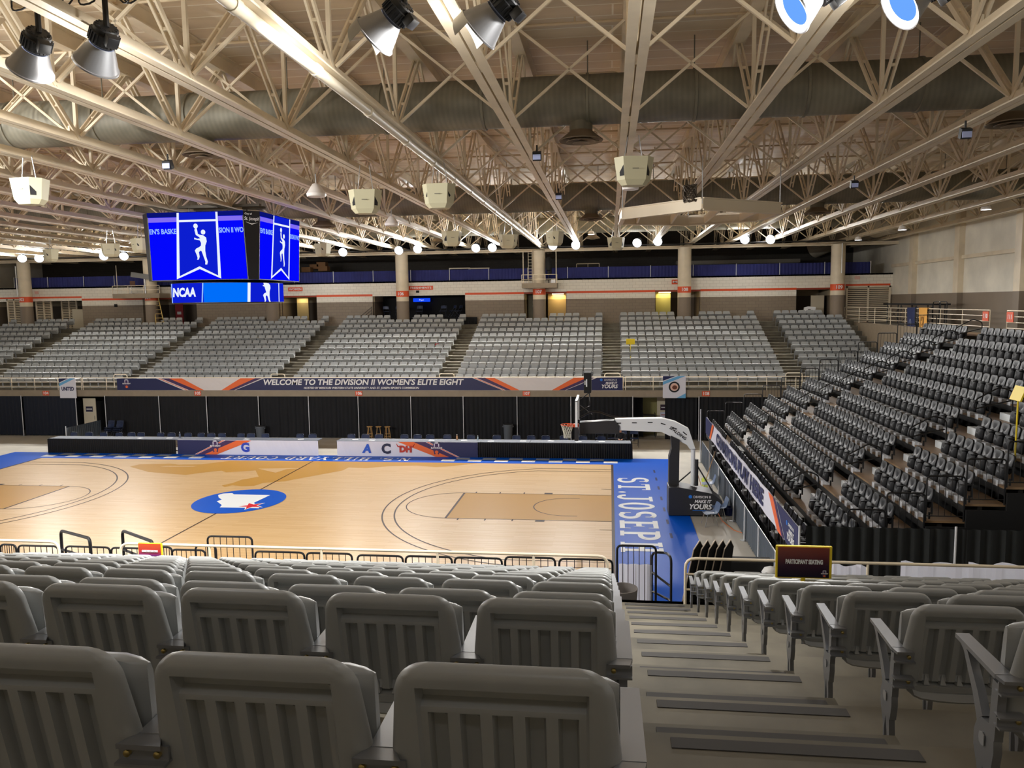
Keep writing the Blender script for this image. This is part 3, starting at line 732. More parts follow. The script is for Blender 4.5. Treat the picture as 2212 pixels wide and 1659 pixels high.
# serif letters built as strokes in a unit box
def ring(cx,cy,rx,ry,ix,iy,a0,a1,n=18):
    out=[]
    for i in range(n):
        p,q=math.radians(a0+(a1-a0)*i/n),math.radians(a0+(a1-a0)*(i+1)/n)
        out.append([(cx+ix*math.cos(p),cy+iy*math.sin(p)),(cx+ix*math.cos(q),cy+iy*math.sin(q)),(cx+rx*math.cos(q),cy+ry*math.sin(q)),(cx+rx*math.cos(p),cy+ry*math.sin(p))])
    return out
sf=lambda x0,x1,y:R4(x0,min(y,.9),x1,min(y,.9)+.1)
LET={'T':[R4(.38,0,.62,1),R4(0,.86,1,1),sf(.25,.75,0),R4(0,.74,.07,.95),R4(.93,.74,1,.95)],
'.':[ [(.5+.3*math.cos(i*PI/8),.12+.12*math.sin(i*PI/8)) for i in range(16)] ],
'O':ring(.5,.5,.5,.52,.22,.38,0,360,28),
'J':[R4(.5,.22,.76,1),sf(.3,1,.94)]+ring(.38,.22,.38,.26,.12,.13,180,360),
'E':[R4(.12,0,.38,1),R4(.0,.87,.9,1),R4(0,0,.95,.13),R4(.38,.43,.7,.57),R4(.66,.36,.72,.64),R4(.84,.74,.9,.96),R4(.88,.02,.95,.28)],
'P':[R4(.12,0,.38,1),sf(0,.55,0),sf(0,.4,.94)]+ring(.5,.72,.48,.28,.22,.15,-90,90)+[R4(.36,.87,.52,1),R4(.36,.44,.52,.57)],
'H':[R4(.1,0,.34,1),R4(.66,0,.9,1),R4(.34,.42,.66,.57),sf(0,.44,0),sf(0,.44,.94),sf(.56,1,0),sf(.56,1,.94)],
'S':ring(.5,.735,.47,.28,.19,.15,40,270)+ring(.5,.285,.49,.30,.21,.17,-140,90)+[R4(.70,.70,.78,.97),R4(.14,.03,.22,.32)],
'N':[R4(.08,0,.16,1),R4(.84,0,.92,1),[(.08,1),(.34,1),(.92,0),(.66,0)],sf(0,.3,0),sf(0,.3,.94),sf(.7,1,.94)],
'I':[R4(.36,0,.64,1),sf(.2,.8,0),sf(.2,.8,.94)],'L':[R4(.12,0,.38,1),sf(0,.52,.94),R4(0,0,.9,.06),R4(.82,.02,.9,.32)],
'Y':[R4(.38,0,.62,.45),[(.0,1),(.26,1),(.62,.42),(.38,.42)],[(.86,1),(.98,1),(.6,.4),(.5,.45)],sf(.22,.78,0),sf(0,.38,.94),sf(.72,1,.94)],
'A':[[(.0,0),(.1,0),(.5,1),(.42,1)],[(.42,1),(.62,1),(1,0),(.74,0)],R4(.22,.3,.75,.36),sf(-.05,.24,0),sf(.64,1.04,0)],
'R':[R4(.12,0,.38,1),sf(0,.5,0)]+ring(.5,.74,.42,.26,.2,.2,-90,90)+[R4(.36,.94,.52,1),[(.45,.5),(.66,.5),(1,0),(.76,0)]],
'D':[R4(.12,0,.36,1)]+ring(.4,.5,.55,.5,.3,.44,-90,90),'C':ring(.52,.5,.5,.52,.26,.46,45,315,24)+[R4(.84,.68,.9,.96)],'U':[R4(.1,.25,.34,1),R4(.74,.25,.84,1),sf(0,.44,.94),sf(.62,.98,.94)]+ring(.47,.27,.37,.29,.13,.23,180,360),' ':[]}
def serif(s,org,ex,ey,h,wd,gap,name,z):
    x=0
    for ch in s:
        w=wd*(.35 if ch=='.' else .5 if ch in 'I ' else 1); mb=MB()
        for k,p in enumerate(LET[ch]): mb.flat([(org[0]+ex[0]*(x+a*w)+ey[0]*b_*h,org[1]+ex[1]*(x+a*w)+ey[1]*b_*h) for a,b_ in p],z+.0004*(k%9))
        if ch!=' ': mb.build(name,CWHT,court)
        x+=w+gap
serif('ST.JOSEPH',(.27,5.0),(0,-1),(1,0),1.28,1.0,.22,'painted_letter',Z+.005)
serif('N.S. HILLYARD COURT',(-9.7,8.62),(-1,0),(0,-1),.72,.5,.08,'painted_letter',Z+.005)

# ================================================================== hoop
t=thing('basketball_hoop','portable basketball hoop with white arm and black padded base at the blue end line','hoop',(0,0,.026))
PAD=M('black_padding',(46,46,48),.45); HW=M('hoop_white',(232,236,238),.35)
HP=lambda pts,y:[(max(-.4,at(1253+cx*.4764,778+cy*.4764,y=y).x),max(0,at(1253+cx*.4764,778+cy*.4764,y=y).z-.026)) for cx,cy in pts]
prof=HP([(402,704),(402,580),(450,577),(600,606),(645,640),(656,704)],-.98)
MB().prism(prof,.9,lambda a,c,d:(a,d-.98,c)).build('base',PAD,t)
base=t.children[0]; bx_=.985
text('base_text','DIVISION II',.12,WTXT,t,(3.12,-bx_,.68),(1,0,0),(0,0,1),bold=.002)
text('base_text','MAKE IT',.15,WTXT,t,(3.14,-bx_,.52),(1,0,0),(0,0,1),bold=.005,shear=.2)
text('base_text','YOURS',.24,WTXT,t,(3.05,-bx_,.33),(1,0,0),(0,0,1),bold=.008,shear=.25)
MB().lathe([(.06,0),(.06,.006)],20,Matrix.Translation((2.72,-bx_,.69))@Matrix.Rotation(PI/2,4,'X')).box((2.8,-bx_-.004,.2),(3.35,-bx_,.215)).build('base_emblem',[M('emblem_blue',(30,120,220),.5)],t)
# front padded upright, white arm
MB().prism(HP([(402,578),(404,442),(416,400),(412,343),(452,362),(448,578)],-.62),.46,lambda a,c,d:(a,d-.62,c)).build('upright_pad',PAD,t)
arm=HP([(158,268),(370,264),(432,280),(470,300),(493,312),(523,402),(498,404),(484,384),(410,345),(370,326),(176,318)],-.56)
MB().prism(arm,.34,lambda a,c,d:(a,d-.56,c)).build('arm',HW,t)
mb=MB()
for x,z,a in ((.25,3.2,0),(.8,3.215,0),(1.35,3.23,0),(1.8,3.18,.3),(2.2,3.03,.4),(2.55,2.85,.7)): mb.cbox((x,-.565,z),(.17,.012,.035),Matrix.Rotation(a,3,'Y'))
mb.build('arm_slots',BLACKM,t)
sp_=HP([(444,332)],-.57)[0]
text('arm_text','SPALDING',.15,BLACKP,t,(sp_[0],-.568,sp_[1]),(.80,0,-.6),(.6,0,.80),bold=.003)
MB().prism([(-1.12,2.82),(-1.12,3.22),(.1,3.3),(.28,3.1),(.28,2.83)],.42,lambda a,c,d:(a,d-.6,c)).build('arm_pad',PAD,t)
mb=MB(); mb.tube([(2.86,-.38,.95),(2.86,-.38,2.3)],.075,12); mb.build('strut',HW,t,smooth=40)
MB().tube([(2.98,-.38,.95),(2.98,-.38,1.9)],.07,12).tube([(2.9,-.36,1.85),(3.55,-.36,.75)],.025,8).tube([(2.3,-.36,1.0),(2.8,-.36,1.45)],.025,8).build('strut_cover',PAD,t,smooth=40)
# backboard
GL=bpy.data.materials.new('backboard_glass'); GL.use_nodes=True; gb=GL.node_tree.nodes['Principled BSDF']; gb.inputs['Transmission Weight'].default_value=1; gb.inputs['Roughness'].default_value=.03; gb.inputs['Base Color'].default_value=(.93,.97,1,1); gb.inputs['IOR'].default_value=1.1
bb=MB().box((-1.24,-.88,2.95),(-1.22,.88,4.0)).build('backboard',GL,t)
mb=MB()
for y in (-.9,.88): mb.box((-1.27,y,2.92),(-1.19,y+.03,4.03))
for z in (2.90,4.0): mb.box((-1.27,-.9,z),(-1.19,.91,z+.035))
mb.box((-1.245,-.31,3.1),(-1.24,.31,3.15)).box((-1.245,-.31,3.5),(-1.24,.31,3.55)).box((-1.245,-.31,3.1),(-1.24,-.26,3.55)).box((-1.245,.26,3.1),(-1.24,.31,3.55))
mb.build('board_frame',HW,bb)
MB().box((-1.29,-.93,2.62),(-1.17,.93,2.94)).box((-1.29,-.95,2.62),(-1.17,-.87,3.1)).box((-1.29,.87,2.62),(-1.17,.95,3.1)).build('board_padding',PAD,bb)
RIM=M('orange_rim',(228,84,30),.4)
mb=MB(); mb.tube([(-1.6+.23*math.cos(2*PI*i/24),.23*math.sin(2*PI*i/24),3.05) for i in range(25)],.014,8,False); mb.box((-1.38,-.09,2.98),(-1.18,.09,3.08)); mb.tube([(-1.2,-.1,2.96),(-1.6,-.22,3.03)],.012,6).tube([(-1.2,.1,2.96),(-1.6,.22,3.03)],.012,6); mb.build('rim',RIM,t,smooth=40)
mb=MB(); n=12; lv=[(.225,3.03),(.19,2.93),(.16,2.83),(.135,2.73),(.125,2.62),(.13,2.56)]
for k in range(n):
    for s in (1,-1):
        pts=[]
        for i,(r,z) in enumerate(lv):
            a=2*PI*(k+s*i*.5)/n; pts.append((-1.6+r*math.cos(a),r*math.sin(a),z))
        mb.tube(pts,.008,4)
mb.build('net',M('net_cord',(222,226,216),.8),t)
mb=MB(); mb.tube(bend([(-1.15,0,3.3),(-.6,0,3.6),(.0,0,3.35),(1.0,0,3.28)],.3),.035,8).tube([(-1.15,-.1,3.95),(-.78,-.1,4.25)],.02,6).tube([(-1.15,-.1,3.55),(-.75,-.1,3.75),(-.8,-.1,4.3)],.025,6).tube([(-1.15,.1,3.75),(-.7,.1,3.4)],.02,6)
mb.build('brace',BLACKP,t,smooth=40)
MB().bbox((-.98,-.42,4.25),(-.72,.42,4.98),.02).build('shot_clock',BLACKM,t)
sc=t.children[-1]; MB().box((-.95,-.425,4.55),(-.92,-.42,4.7)).box((-.9,-.425,4.48),(-.86,-.42,4.75)).build('clock_cables',HW,sc)
# ================================================================== scorer tables
SKIRT=M('black_pleated_cloth',(20,20,22),.85); CLOTH=M('grey_table_cloth',(98,104,116),.6); BAN=M('white_vinyl_banner',(226,226,236),.45); ORV=M('orange_vinyl',(240,110,50),.45); PURP=M('purple_vinyl',(70,44,90),.45)
def pleat(mb,x0,x1,y,z0,z1,amp=.035,wl=.11,seed=0,flare=0,axis='x'):
    rnd=random.Random(seed); n=int((x1-x0)/wl*4)+2; rows=[]
    ph=[rnd.uniform(-.6,.6) for _ in range(n)]
    for k,z in enumerate((z1,(z0*.5+z1*.5),z0)):
        r=[]
        for i in range(n):
            x=x0+(x1-x0)*i/(n-1); o=amp*(.55+.45*k/2)*math.sin(2*PI*x/wl+ph[i//4%n])+flare*k/2
            r.append((x,y-o,z) if axis=='x' else (y-o,x,z))
        rows.append(r)
    mb.grid(rows if axis=='x' else [r[::-1] for r in rows])
    back=[[(p[0],p[1]+.012,p[2]) if axis=='x' else (p[0]+.012,p[1],p[2]) for p in r][::-1] for r in rows]
    return mb.grid(back if axis=='x' else [r[::-1] for r in back])
def table_run(x0,x1,n,lab):
    w=(x1-x0)/n
    for i in range(n):
        a=x0+i*w; t=thing('folding_table','grey cloth topped table, %s from the outer end, %s'%(ORD[i],lab),'table',(a+w/2,9.42,0),0,'courtside tables')
        MB().bbox((-w/2+.005,-.38,.725),(w/2-.005,.38,.765),.008).build('tabletop',CLOTH,t)
        for sx in (-1,1):
            MB().tube([(sx*(w/2-.3),-.3,.0),(sx*(w/2-.3),-.3,.73)],.014,6).tube([(sx*(w/2-.3),.3,.0),(sx*(w/2-.3),.3,.73)],.014,6).build('leg',BLACKP,t)
table_run(-29.3,-14.66,6,'table row of the blue G banner')
table_run(-13.65,.95,6,'table row of the letter C banner')
def skirt(x0,x1,lab,ends):
    mb=MB(); pleat(mb,x0,x1,9.0,.0,.745,seed=int(x0*7)); 
    for e in ends: pleat(mb,9.0,9.78,e,.0,.745,seed=3,axis='y')
    o=mb.build('table_skirt',SKIRT); tag(o,lab,'table skirt','black table skirts')
skirt(-29.35,-22.2,'black pleated skirt on the tables at the outer end of the court',(-29.35,))
skirt(-6.5,.98,'black pleated skirt on the tables at the hoop end',(.98,))
def para(x0,x1,z0,z1,sl,y,mb):
    mb.add([(x0,y,z0),(x1,y,z0),(x1+sl,y,z1),(x0+sl,y,z1)],[(0,1,2,3)])
def crest(parent,x,y,z,s=1.0):
    MB().add([(x-.22*s,y,z+.1*s),(x-.17*s,y,z+.3*s),(x+.17*s,y,z+.3*s),(x+.22*s,y,z+.1*s),(x+.12*s,y,z-.3*s),(x,y,z-.22*s),(x-.12*s,y,z-.3*s)],[(0,6,5,4,3,2,1)]).build('crest_shield',PURP,parent)
    mb=MB(); mb.box((x-.14*s,y-.006,z+.12*s),(x-.09*s,y-.003,z+.34*s)).box((x+.09*s,y-.006,z+.12*s),(x+.14*s,y-.003,z+.34*s)).box((x-.14*s,y-.006,z+.28*s),(x+.14*s,y-.003,z+.34*s)); mb.build('crest_arch',BAN,parent)
    text('crest_text','ELITE EIGHT',.11*s,WTXT,parent,(x,y-.006,z+.05*s),(1,0,0),(0,0,1),bold=.004*s,shear=.1)
    MB().lathe([(.09*s,0),(.09*s,.004)],16,Matrix.Translation((x,y-.002,z-.17*s))@Matrix.Rotation(PI/2,4,'X')).build('crest_ball',ORV,parent)
def table_banner(x0,x1,lab,flip,marks):
    t=thing('table_banner',lab,'banner',((x0+x1)/2,8.98,0)); h=(x1-x0)/2
    rows=[]
    for z in (.76,.38,.01): rows.append([(-h+2*h*i/40,-.006*math.sin(i*1.3+z*6)-.0,z) for i in range(41)])
    MB().grid(rows).grid([[(p[0],p[1]+.01,p[2]) for p in r][::-1] for r in rows]).build('sheet',BAN,t)
    s=-1 if flip else 1; y=-.02
    def sw(u0,u1,w0,w1,mat,nm,yy):
        # swoosh with bottom edge u0..u1 and top edge w0..w1, measured from the navy end
        e=-s*h
        MB().add([(e+s*u0,yy,.02),(e+s*u1,yy,.02),(e+s*w1,yy,.75),(e+s*w0,yy,.75)],[(0,1,2,3) if s>0 else (3,2,1,0)]).build(nm,mat,t)
    sw(0,.9,0,2.4,NAVY,'navy_panel',y); sw(.95,1.02,2.45,2.55,ORV,'orange_pinstripe',y); sw(1.06,1.45,2.6,3.2,PURP,'purple_swoosh',y); sw(1.45,2.1,3.2,4.0,ORV,'orange_swoosh',y-.002)
    crest(t,-s*h+s*2.05,y-.01,.42,.95)
    for x,ch,c,sz in marks:
        m=M('mark_%s'%ch.lower(),c,.5); text('logo_letter',ch,sz,m,t,(x-(x0+x1)/2,y-.008,.38),(1,0,0),(0,0,1),bold=.03,shear=.15 if ch=='A' else 0)
    return t
X8=lambda u,v=968: at(u,v,y=8.96).x
table_banner(X8(384),X8(687),'white and navy banner with a blue letter G hung on the tables',False,[(X8(530),'G',(44,72,190),.62)])
bn=table_banner(X8(728),X8(1032),'white and navy banner with letters A, C and DH hung on the tables',True,[(X8(792),'A',(38,92,200),.58),(X8(834),'C',(34,40,72),.66),(X8(876),'DH',(196,60,44),.42)])
cx=(X8(728)+X8(1032))/2
mb=MB()
for s in (-1,1): mb.tube(bend([(X8(876)-cx+s*.2,-.03,.5),(X8(876)-cx+s*.42,-.03,.52),(X8(876)-cx+s*.44,-.03,.66)],.1),[.03]*5+[.022,.012],6) if False else mb.tube([(X8(876)-cx+s*.2,-.03,.5),(X8(876)-cx+s*.38,-.03,.52),(X8(876)-cx+s*.46,-.03,.66)],[.035,.03,.01],6)
mb.build('logo_horns',M('mark_dh',(196,60,44),.5),bn)
# papers and small things on the tables
PAPER=M('paper',(228,230,232),.6)
for i,(x,y) in enumerate([(at(u,953,z=.77).x,9.3+.1*((k*7)%3)) for k,u in enumerate((280,345,450,520,640,760,800,930,1000,1060,1130,1190,1250,1300))]):
    a=((i*37)%50-25)/60
    o=MB().cbox((0,0,0),(.3,.21,.004),Matrix.Rotation(a,3,'Z')).build('paper_sheet',PAPER); o.location=(x,y,.769)
    tag(o,'sheet of white paper on the courtside tables, %s from the outer end'%ORD[i],'paper','papers on the tables')
def bottle(x,y,z,c,lab,s=1):
    t=thing('bottle',lab,'bottle',(x,y,z)); MB().lathe([(.034*s,0),(.036*s,.01),(.036*s,.14*s),(.014*s,.18*s),(.014*s,.2*s)],12).build('body',c,t,smooth=40); MB().lathe([(.017*s,.2*s),(.017*s,.225*s)],10).build('cap',WHITE,t)
bottle(at(1032,945,y=9.6).x,9.62,.766,M('clear_blue_bottle',(170,196,214),.15),'clear water bottle on the tables nearer the hoop')
bottle(at(987,945,y=9.6).x,9.62,.766,M('tan_bottle',(196,150,110),.4),'tan drinks bottle on the table beside the navy banner end',1.2)
bottle(at(388,942,y=9.6).x,9.62,.766,M('grey_bottle',(80,90,110),.4),'dark bottle on the table above the navy banner',1.3)
# ---- folding chairs behind the tables
NVY=M('navy_plastic',(40,52,84),.4)
def mk_chair():
    sm=MB().bbox((-.21,-.2,.43),(.21,.2,.455),.01).mesh('seat',NVY)
    rows=[]
    for a in range(9):
        x=-.2+.4*a/8; rows.append([(x,-.2-.03*math.cos((x/.2)*PI/2),z) for z in (.62,.66,.72,.78,.81-.04*abs(x/.2)**3)])
    bk=MB().grid(rows).grid([[(p[0],p[1]-.018,p[2]) for p in r] for r in rows[::-1]]).mesh('backrest',NVY,60)
    fr=MB()
    for s in (-1,1): fr.tube([(s*.21,.24,0),(s*.21,-.2,.62),(s*.2,-.24,.79)],.011,6).tube([(s*.19,-.26,0),(s*.19,.16,.44)],.011,6)
    fr.tube(bend([(-.2,-.24,.77),(-.17,-.245,.83),(.17,-.245,.83),(.2,-.24,.77)],.05),.013,6).tube([(-.19,-.2,.12),(.19,-.2,.12)],.009,5)
    return sm,bk,fr.mesh('frame',M('grey_chair_tube',(70,76,90),.35,metal=.6),40)
CS,CB_,CF=mk_chair()
def fchair(x,y,rz,lab,grp,z=0):
    o=thing('folding_chair',lab,'chair',(x,y,z),rz,grp); put('seat',CS,o); put('backrest',CB_,o); put('frame',CF,o); return o
for i,x in enumerate([-29.05,-28.13,-27.29,-26.41,-25.65,-25.12,-24.01,-23.35,-22.43,-21.71,-21.1,-20.51,-19.47,-18.87,-18.1,-16.2,-15.48]):
    fchair(x,10.4,PI+(.1*((i*5)%3-1)),'navy folding chair behind the tables of the G banner, %s from the outer end'%ORD[i],'chairs behind the tables')
for i,x in enumerate([-13.42,-12.64,-11.9,-10.59,-9.87,-9.19,-8.34,-7.08,-5.73,-4.77,-4.0,-3.24,-2.37,-1.39,-.45]):
    fchair(x,10.4,PI+(.1*((i*7)%3-1)),'navy folding chair behind the tables of the C banner, %s from its outer end'%ORD[i],'chairs behind the tables')
for i,x in enumerate((-28.95,-28.4)): 
    for k in range(3): fchair(x,13.5+.03*k,PI,'navy chair in the %s stack by the far cream door, %s from the floor'%(ORD[i],ORD[k]),'stacked navy chairs',.09*k)
# ---- bar stools, bins
OAK=M('oak_stool',(186,148,92),.5,noise=.1,scale=6)
for i,x in enumerate((-13.34,-12.84,-12.33)):
    t=thing('bar_stool','round wooden bar stool before the black drape, %s from the scoreboard side'%ORD[i],'stool',(x,13.6,0),.3*i,'wooden bar stools')
    MB().lathe([(.15,.735),(.165,.745),(.165,.765),(.15,.775)],20).build('seat',OAK,t,smooth=40)
    for k in range(4):
        a=PI/4+k*PI/2; MB().tube([(.2*math.cos(a),.2*math.sin(a),0),(.1*math.cos(a),.1*math.sin(a),.74)],.017,8).build('leg',OAK,t,smooth=40)
    mb=MB()
    for z,r in ((.2,.175),(.36,.155)):
        for k in range(4):
            a=PI/4+k*PI/2; b2=a+PI/2; mb.tube([(r*math.cos(a),r*math.sin(a),z),(r*math.cos(b2),r*math.sin(b2),z)],.01,6)
    mb.build('rung',OAK,t)
BIN=M('grey_bin_plastic',(84,90,98),.45)
def bin_(x,y,lab,h=.75,lid=True):
    t=thing('trash_can',lab,'bin',(x,y,0)); MB().lathe([(.2,0),(.22,.02),(.26,h-.05),(.285,h-.04),(.285,h)],24).build('body',BIN,t,smooth=40)
    for s in (-1,1): MB().bbox((s*.27-.03,-.06,h-.16),(s*.27+.03,.06,h-.08),.01).build('handle',BIN,t)
    MB().lathe([(.26,h),(.26,h+.01),(.1,h+.02)],24).build('liner_rim',BLACKM,t)
bin_(-19.75,13.6,'round grey rubbish bin before the drape behind the blue G banner'); bin_(-5.58,13.7,'tall grey rubbish bin before the drape between two drape poles',.92)
# ---- black drapes under the balcony
DRP=M('black_drape',(22,23,27),.9,noise=.2,scale=1.2); DRPB=M('blueblack_drape',(24,30,44),.9); POLE=M('white_drape_pole',(214,216,220),.4)
px=[1.17,-2.16,-5.11,-8.11,-11.08,-14.12,-17.03,-20.02,-23.17,-26.1,-29.48]
def drape(x0,x1,y,z0,z1,mat,lab,grp,seed,axis='x',amp=.05,wl=.24):
    mb=MB(); pleat(mb,min(x0,x1),max(x0,x1),y,z0,z1,amp,wl,seed,axis=axis); o=mb.build('drape',mat,None,smooth=60); tag(o,lab,'drape',grp)
def pole(x,y,z0,z1,lab,grp='white drape poles',base=True):
    t=thing('drape_pole',lab,'pole',(x,y,0),0,grp); MB().tube([(0,0,z0),(0,0,z1)],.024,10).build('upright',POLE,t,smooth=40)
    if base: MB().lathe([(.13,z0),(.13,z0+.012),(.03,z0+.02)],16).build('base_plate',STEEL,t)
for i in range(len(px)-1):
    drape(px[i]-.03,px[i+1]+.03,14.15,.04,2.4,DRP,'black floor-length drape under the balcony, %s from the door by the hoop'%ORD[i],'black balcony drapes',i)
for i,x in enumerate(px): pole(x,14.06,0,2.42,'white drape pole under the balcony, %s from the door by the hoop'%ORD[i])
drape(-31.4,-34.8,14.15,.04,2.4,DRPB,'blue-black drape just beyond the open cream door','black balcony drapes',31)
drape(-34.9,-42,14.15,.04,2.4,DRPB,'blue-black drape at the outer corner under the balcony','black balcony drapes',32)
pole(-34.85,14.06,0,2.42,'white drape pole between the two blue-black drapes'); pole(-31.34,14.06,0,2.42,'white drape pole beside the open cream door')
drape(2.9,4.6,14.4,.04,2.4,DRP,'black drape hanging beside the cream double door with posters','black balcony drapes',33)
drape(4.72,12.5,14.15,.04,2.4,DRP,'wide black drape behind the guard rails of the hoop-end stand','black balcony drapes',34)
pole(4.66,14.06,0,2.42,'white drape pole beside the guard rails of the hoop-end stand')
drape(1.25,1.75,15.2,.04,2.4,DRP,'narrow black drape set back beside the trolley','black balcony drapes',35)
# cream doors with notices
DOORC=M('cream_door',(206,196,172),.5)
def door(x0,x1,y,lab,notes,rz=0):
    t=thing('door_leaf',lab,'door',(x0,y,0),rz); w=x1-x0
    MB().bbox((0,-.025,.02),(w,.025,2.2),.006).build('panel',DOORC,t)
    MB().tube([(w-.08,-.03,.95),(w-.08,-.09,.95),(w-.08,-.09,1.15),(w-.08,-.03,1.15)],.012,6).build('handle',STEEL,t)
    for z,c,txt in notes:
        p=MB().box((w*.2,-.035,z-.16),(w*.75,-.026,z+.16)).build('notice',M('notice_%d'%c[0],c,.5),t)
        MB().box((w*.25,-.039,z-.02),(w*.7,-.036,z+.03)).build('notice_line',M('notice_print',(170,80,70),.5) if txt else WTXT,p)
door(-31.25,-30.45,14.6,'open cream door with a dark notice under the balcony at the outer end',[(1.55,(36,34,66),0)])
door(2.55,3.45,15.6,'cream door with a red and navy poster near the hoop arm',[(1.62,(52,30,48),0),(1.2,(206,208,222),1)])
struct(MB().box((1.7,16.1,0),(2.6,16.19,2.4)).build('wall_yellow_back',M('yellow_green_wall',(176,170,110),.6)))
t=thing('trolley','dark metal shelf trolley in the lit doorway behind the hoop arm','trolley',(2.1,15.4,0))
for z in (.3,.75,1.2): MB().bbox((-.35,-.25,z),(.35,.25,z+.04),.005).build('shelf',BLACKP,t)
for sx in (-.33,.33):
    for sy in (-.23,.23): MB().tube([(sx,sy,0),(sx,sy,1.35)],.015,6).build('post',BLACKP,t)
# low grey drape by the open door
GDR=M('grey_satin_drape',(84,92,100),.6)
mb=MB(); pleat(mb,11.6,14.6,-30.2,.02,.9,.03,.16,3,axis='y'); o=mb.build('drape',GDR); tag(o,'low grey drape partition running from the open cream door to the tables','drape')
pole(-30.2,11.55,0,1.0,'short white pole at the end of the low grey drape partition')
# ---- stacked black chairs behind the seated person, person
for i,x in enumerate((-.6,.05,.62,1.2)):
    o=fchair(x,12.3,PI,'dark folding chair set up behind the seated person, %s from the hoop net'%ORD[i],'chairs behind the seated person')
# ================================================================== seated person in black
def skinfig():
    # y forward is toward the court (-y); seat height .45
    J={'pel':(0,0,.56,.145),'ab':(0,.0,.72,.135),'chest':(0,.01,.90,.150),'neckb':(0,.0,1.06,.075),'neck':(0,-.01,1.11,.055),'jaw':(0,-.03,1.17,.070),'head':(0,-.02,1.25,.092),'crown':(0,-.01,1.33,.07),
       'shl':(-.19,.0,1.02,.072),'ell':(-.25,-.10,.78,.050),'wrl':(-.08,-.30,.78,.036),'shr':(.19,.0,1.02,.072),'elr':(.25,-.10,.78,.050),'wrr':(.08,-.30,.78,.036),
       'hipl':(-.10,-.04,.53,.10),'knl':(-.13,-.45,.52,.075),'anl':(-.13,-.42,.10,.048),'tol':(-.13,-.56,.05,.042),'hipr':(.10,-.04,.53,.10),'knr':(.13,-.45,.52,.075),'anr':(.13,-.42,.10,.048),'tor':(.13,-.56,.05,.042)}
    ed=[('pel','ab'),('ab','chest'),('chest','neckb'),('neckb','neck'),('neck','jaw'),('jaw','head'),('head','crown'),('chest','shl'),('shl','ell'),('ell','wrl'),('chest','shr'),('shr','elr'),('elr','wrr'),('pel','hipl'),('hipl','knl'),('knl','anl'),('anl','tol'),('pel','hipr'),('hipr','knr'),('knr','anr'),('anr','tor')]
    for s,sx in (('l',-1),('r',1)):
        bx,by,bz,_=J['wr'+s]; J['pm'+s]=(bx-sx*.02,by-.06,bz-.005,.03); ed.append(('wr'+s,'pm'+s))
        for k in range(4):
            a=(k-1.5)*.022; n='f%d%s'%(k,s); J[n]=(bx-sx*.03+a,by-.105,bz-.012,.0095); J[n+'b']=(bx-sx*.035+a*1.15,by-.14+.006*abs(k-1.3),bz-.03,.008); ed+= [('pm'+s,n),(n,n+'b')]
        J['th'+s]=(bx-sx*.06,by-.05,bz,.011); ed.append(('pm'+s,'th'+s))
    ks=list(J); me=bpy.data.meshes.new('person'); me.from_pydata([J[k][:3] for k in ks],[(ks.index(a),ks.index(b)) for a,b in ed],[])
    o=bpy.data.objects.new('person_tmp',me); COL.objects.link(o)
    m=o.modifiers.new('s','SKIN'); 
    for i,k in enumerate(ks):
        sv=me.skin_vertices[0].data[i]; sv.radius=(J[k][3],)*2; sv.use_root=(k=='pel')
    sb=o.modifiers.new('d','SUBSURF'); sb.levels=1; sb.render_levels=1
    dg=bpy.context.evaluated_depsgraph_get(); dg.update(); ev=o.evaluated_get(dg); m2=bpy.data.meshes.new_from_object(ev); bpy.data.objects.remove(o)
    return m2
SKIN=M('skin',(196,140,110),.55); TOPB=M('black_jacket',(24,24,28),.8); TRS=M('dark_trousers',(30,32,40),.8)
bm2=skinfig(); bm2.name='person'
for m in (SKIN,TOPB,TRS): bm2.materials.append(m)
for p in bm2.polygons:
    c=p.center; p.use_smooth=True
    p.material_index=0 if (c.z>1.085 or (c.y<-.31 and .70<c.z<.84 and abs(c.x)<.2)) else (1 if c.z>.62 or (c.z>.5 and c.y>-.05) else 2)
per=put('person',bm2,None,(.46,10.35,0)); tag(per,'person in black sitting behind the table end beside the hoop, hands together','person')
MB().lathe([(.001,.115),(.05,.108),(.085,.07),(.098,.02),(.094,-.03),(.085,-.05)],18,Matrix.Translation((0,.005,1.255)),False).build('hair',M('dark_hair',(40,30,26),.8),per,smooth=60)
MB().lathe([(.004,-.004),(.01,0),(.004,.004)],8,Matrix.Translation((-.033,-.108,1.262))).lathe([(.004,-.004),(.01,0),(.004,.004)],8,Matrix.Translation((.033,-.108,1.262))).build('eyes',BLACKM,per)
MB().cbox((0,-.118,1.232),(.022,.03,.035)).build('nose',SKIN,per); MB().cbox((0,-.104,1.195),(.045,.01,.008)).build('mouth',M('lips',(150,84,76),.6),per)
mb=MB()
for s in (-1,1): mb.cbox((s*.096,0,1.25),(.015,.03,.055))
mb.build('ears',SKIN,per)
fchair(.46,10.5,PI,'navy folding chair the person in black sits on','chairs behind the tables')
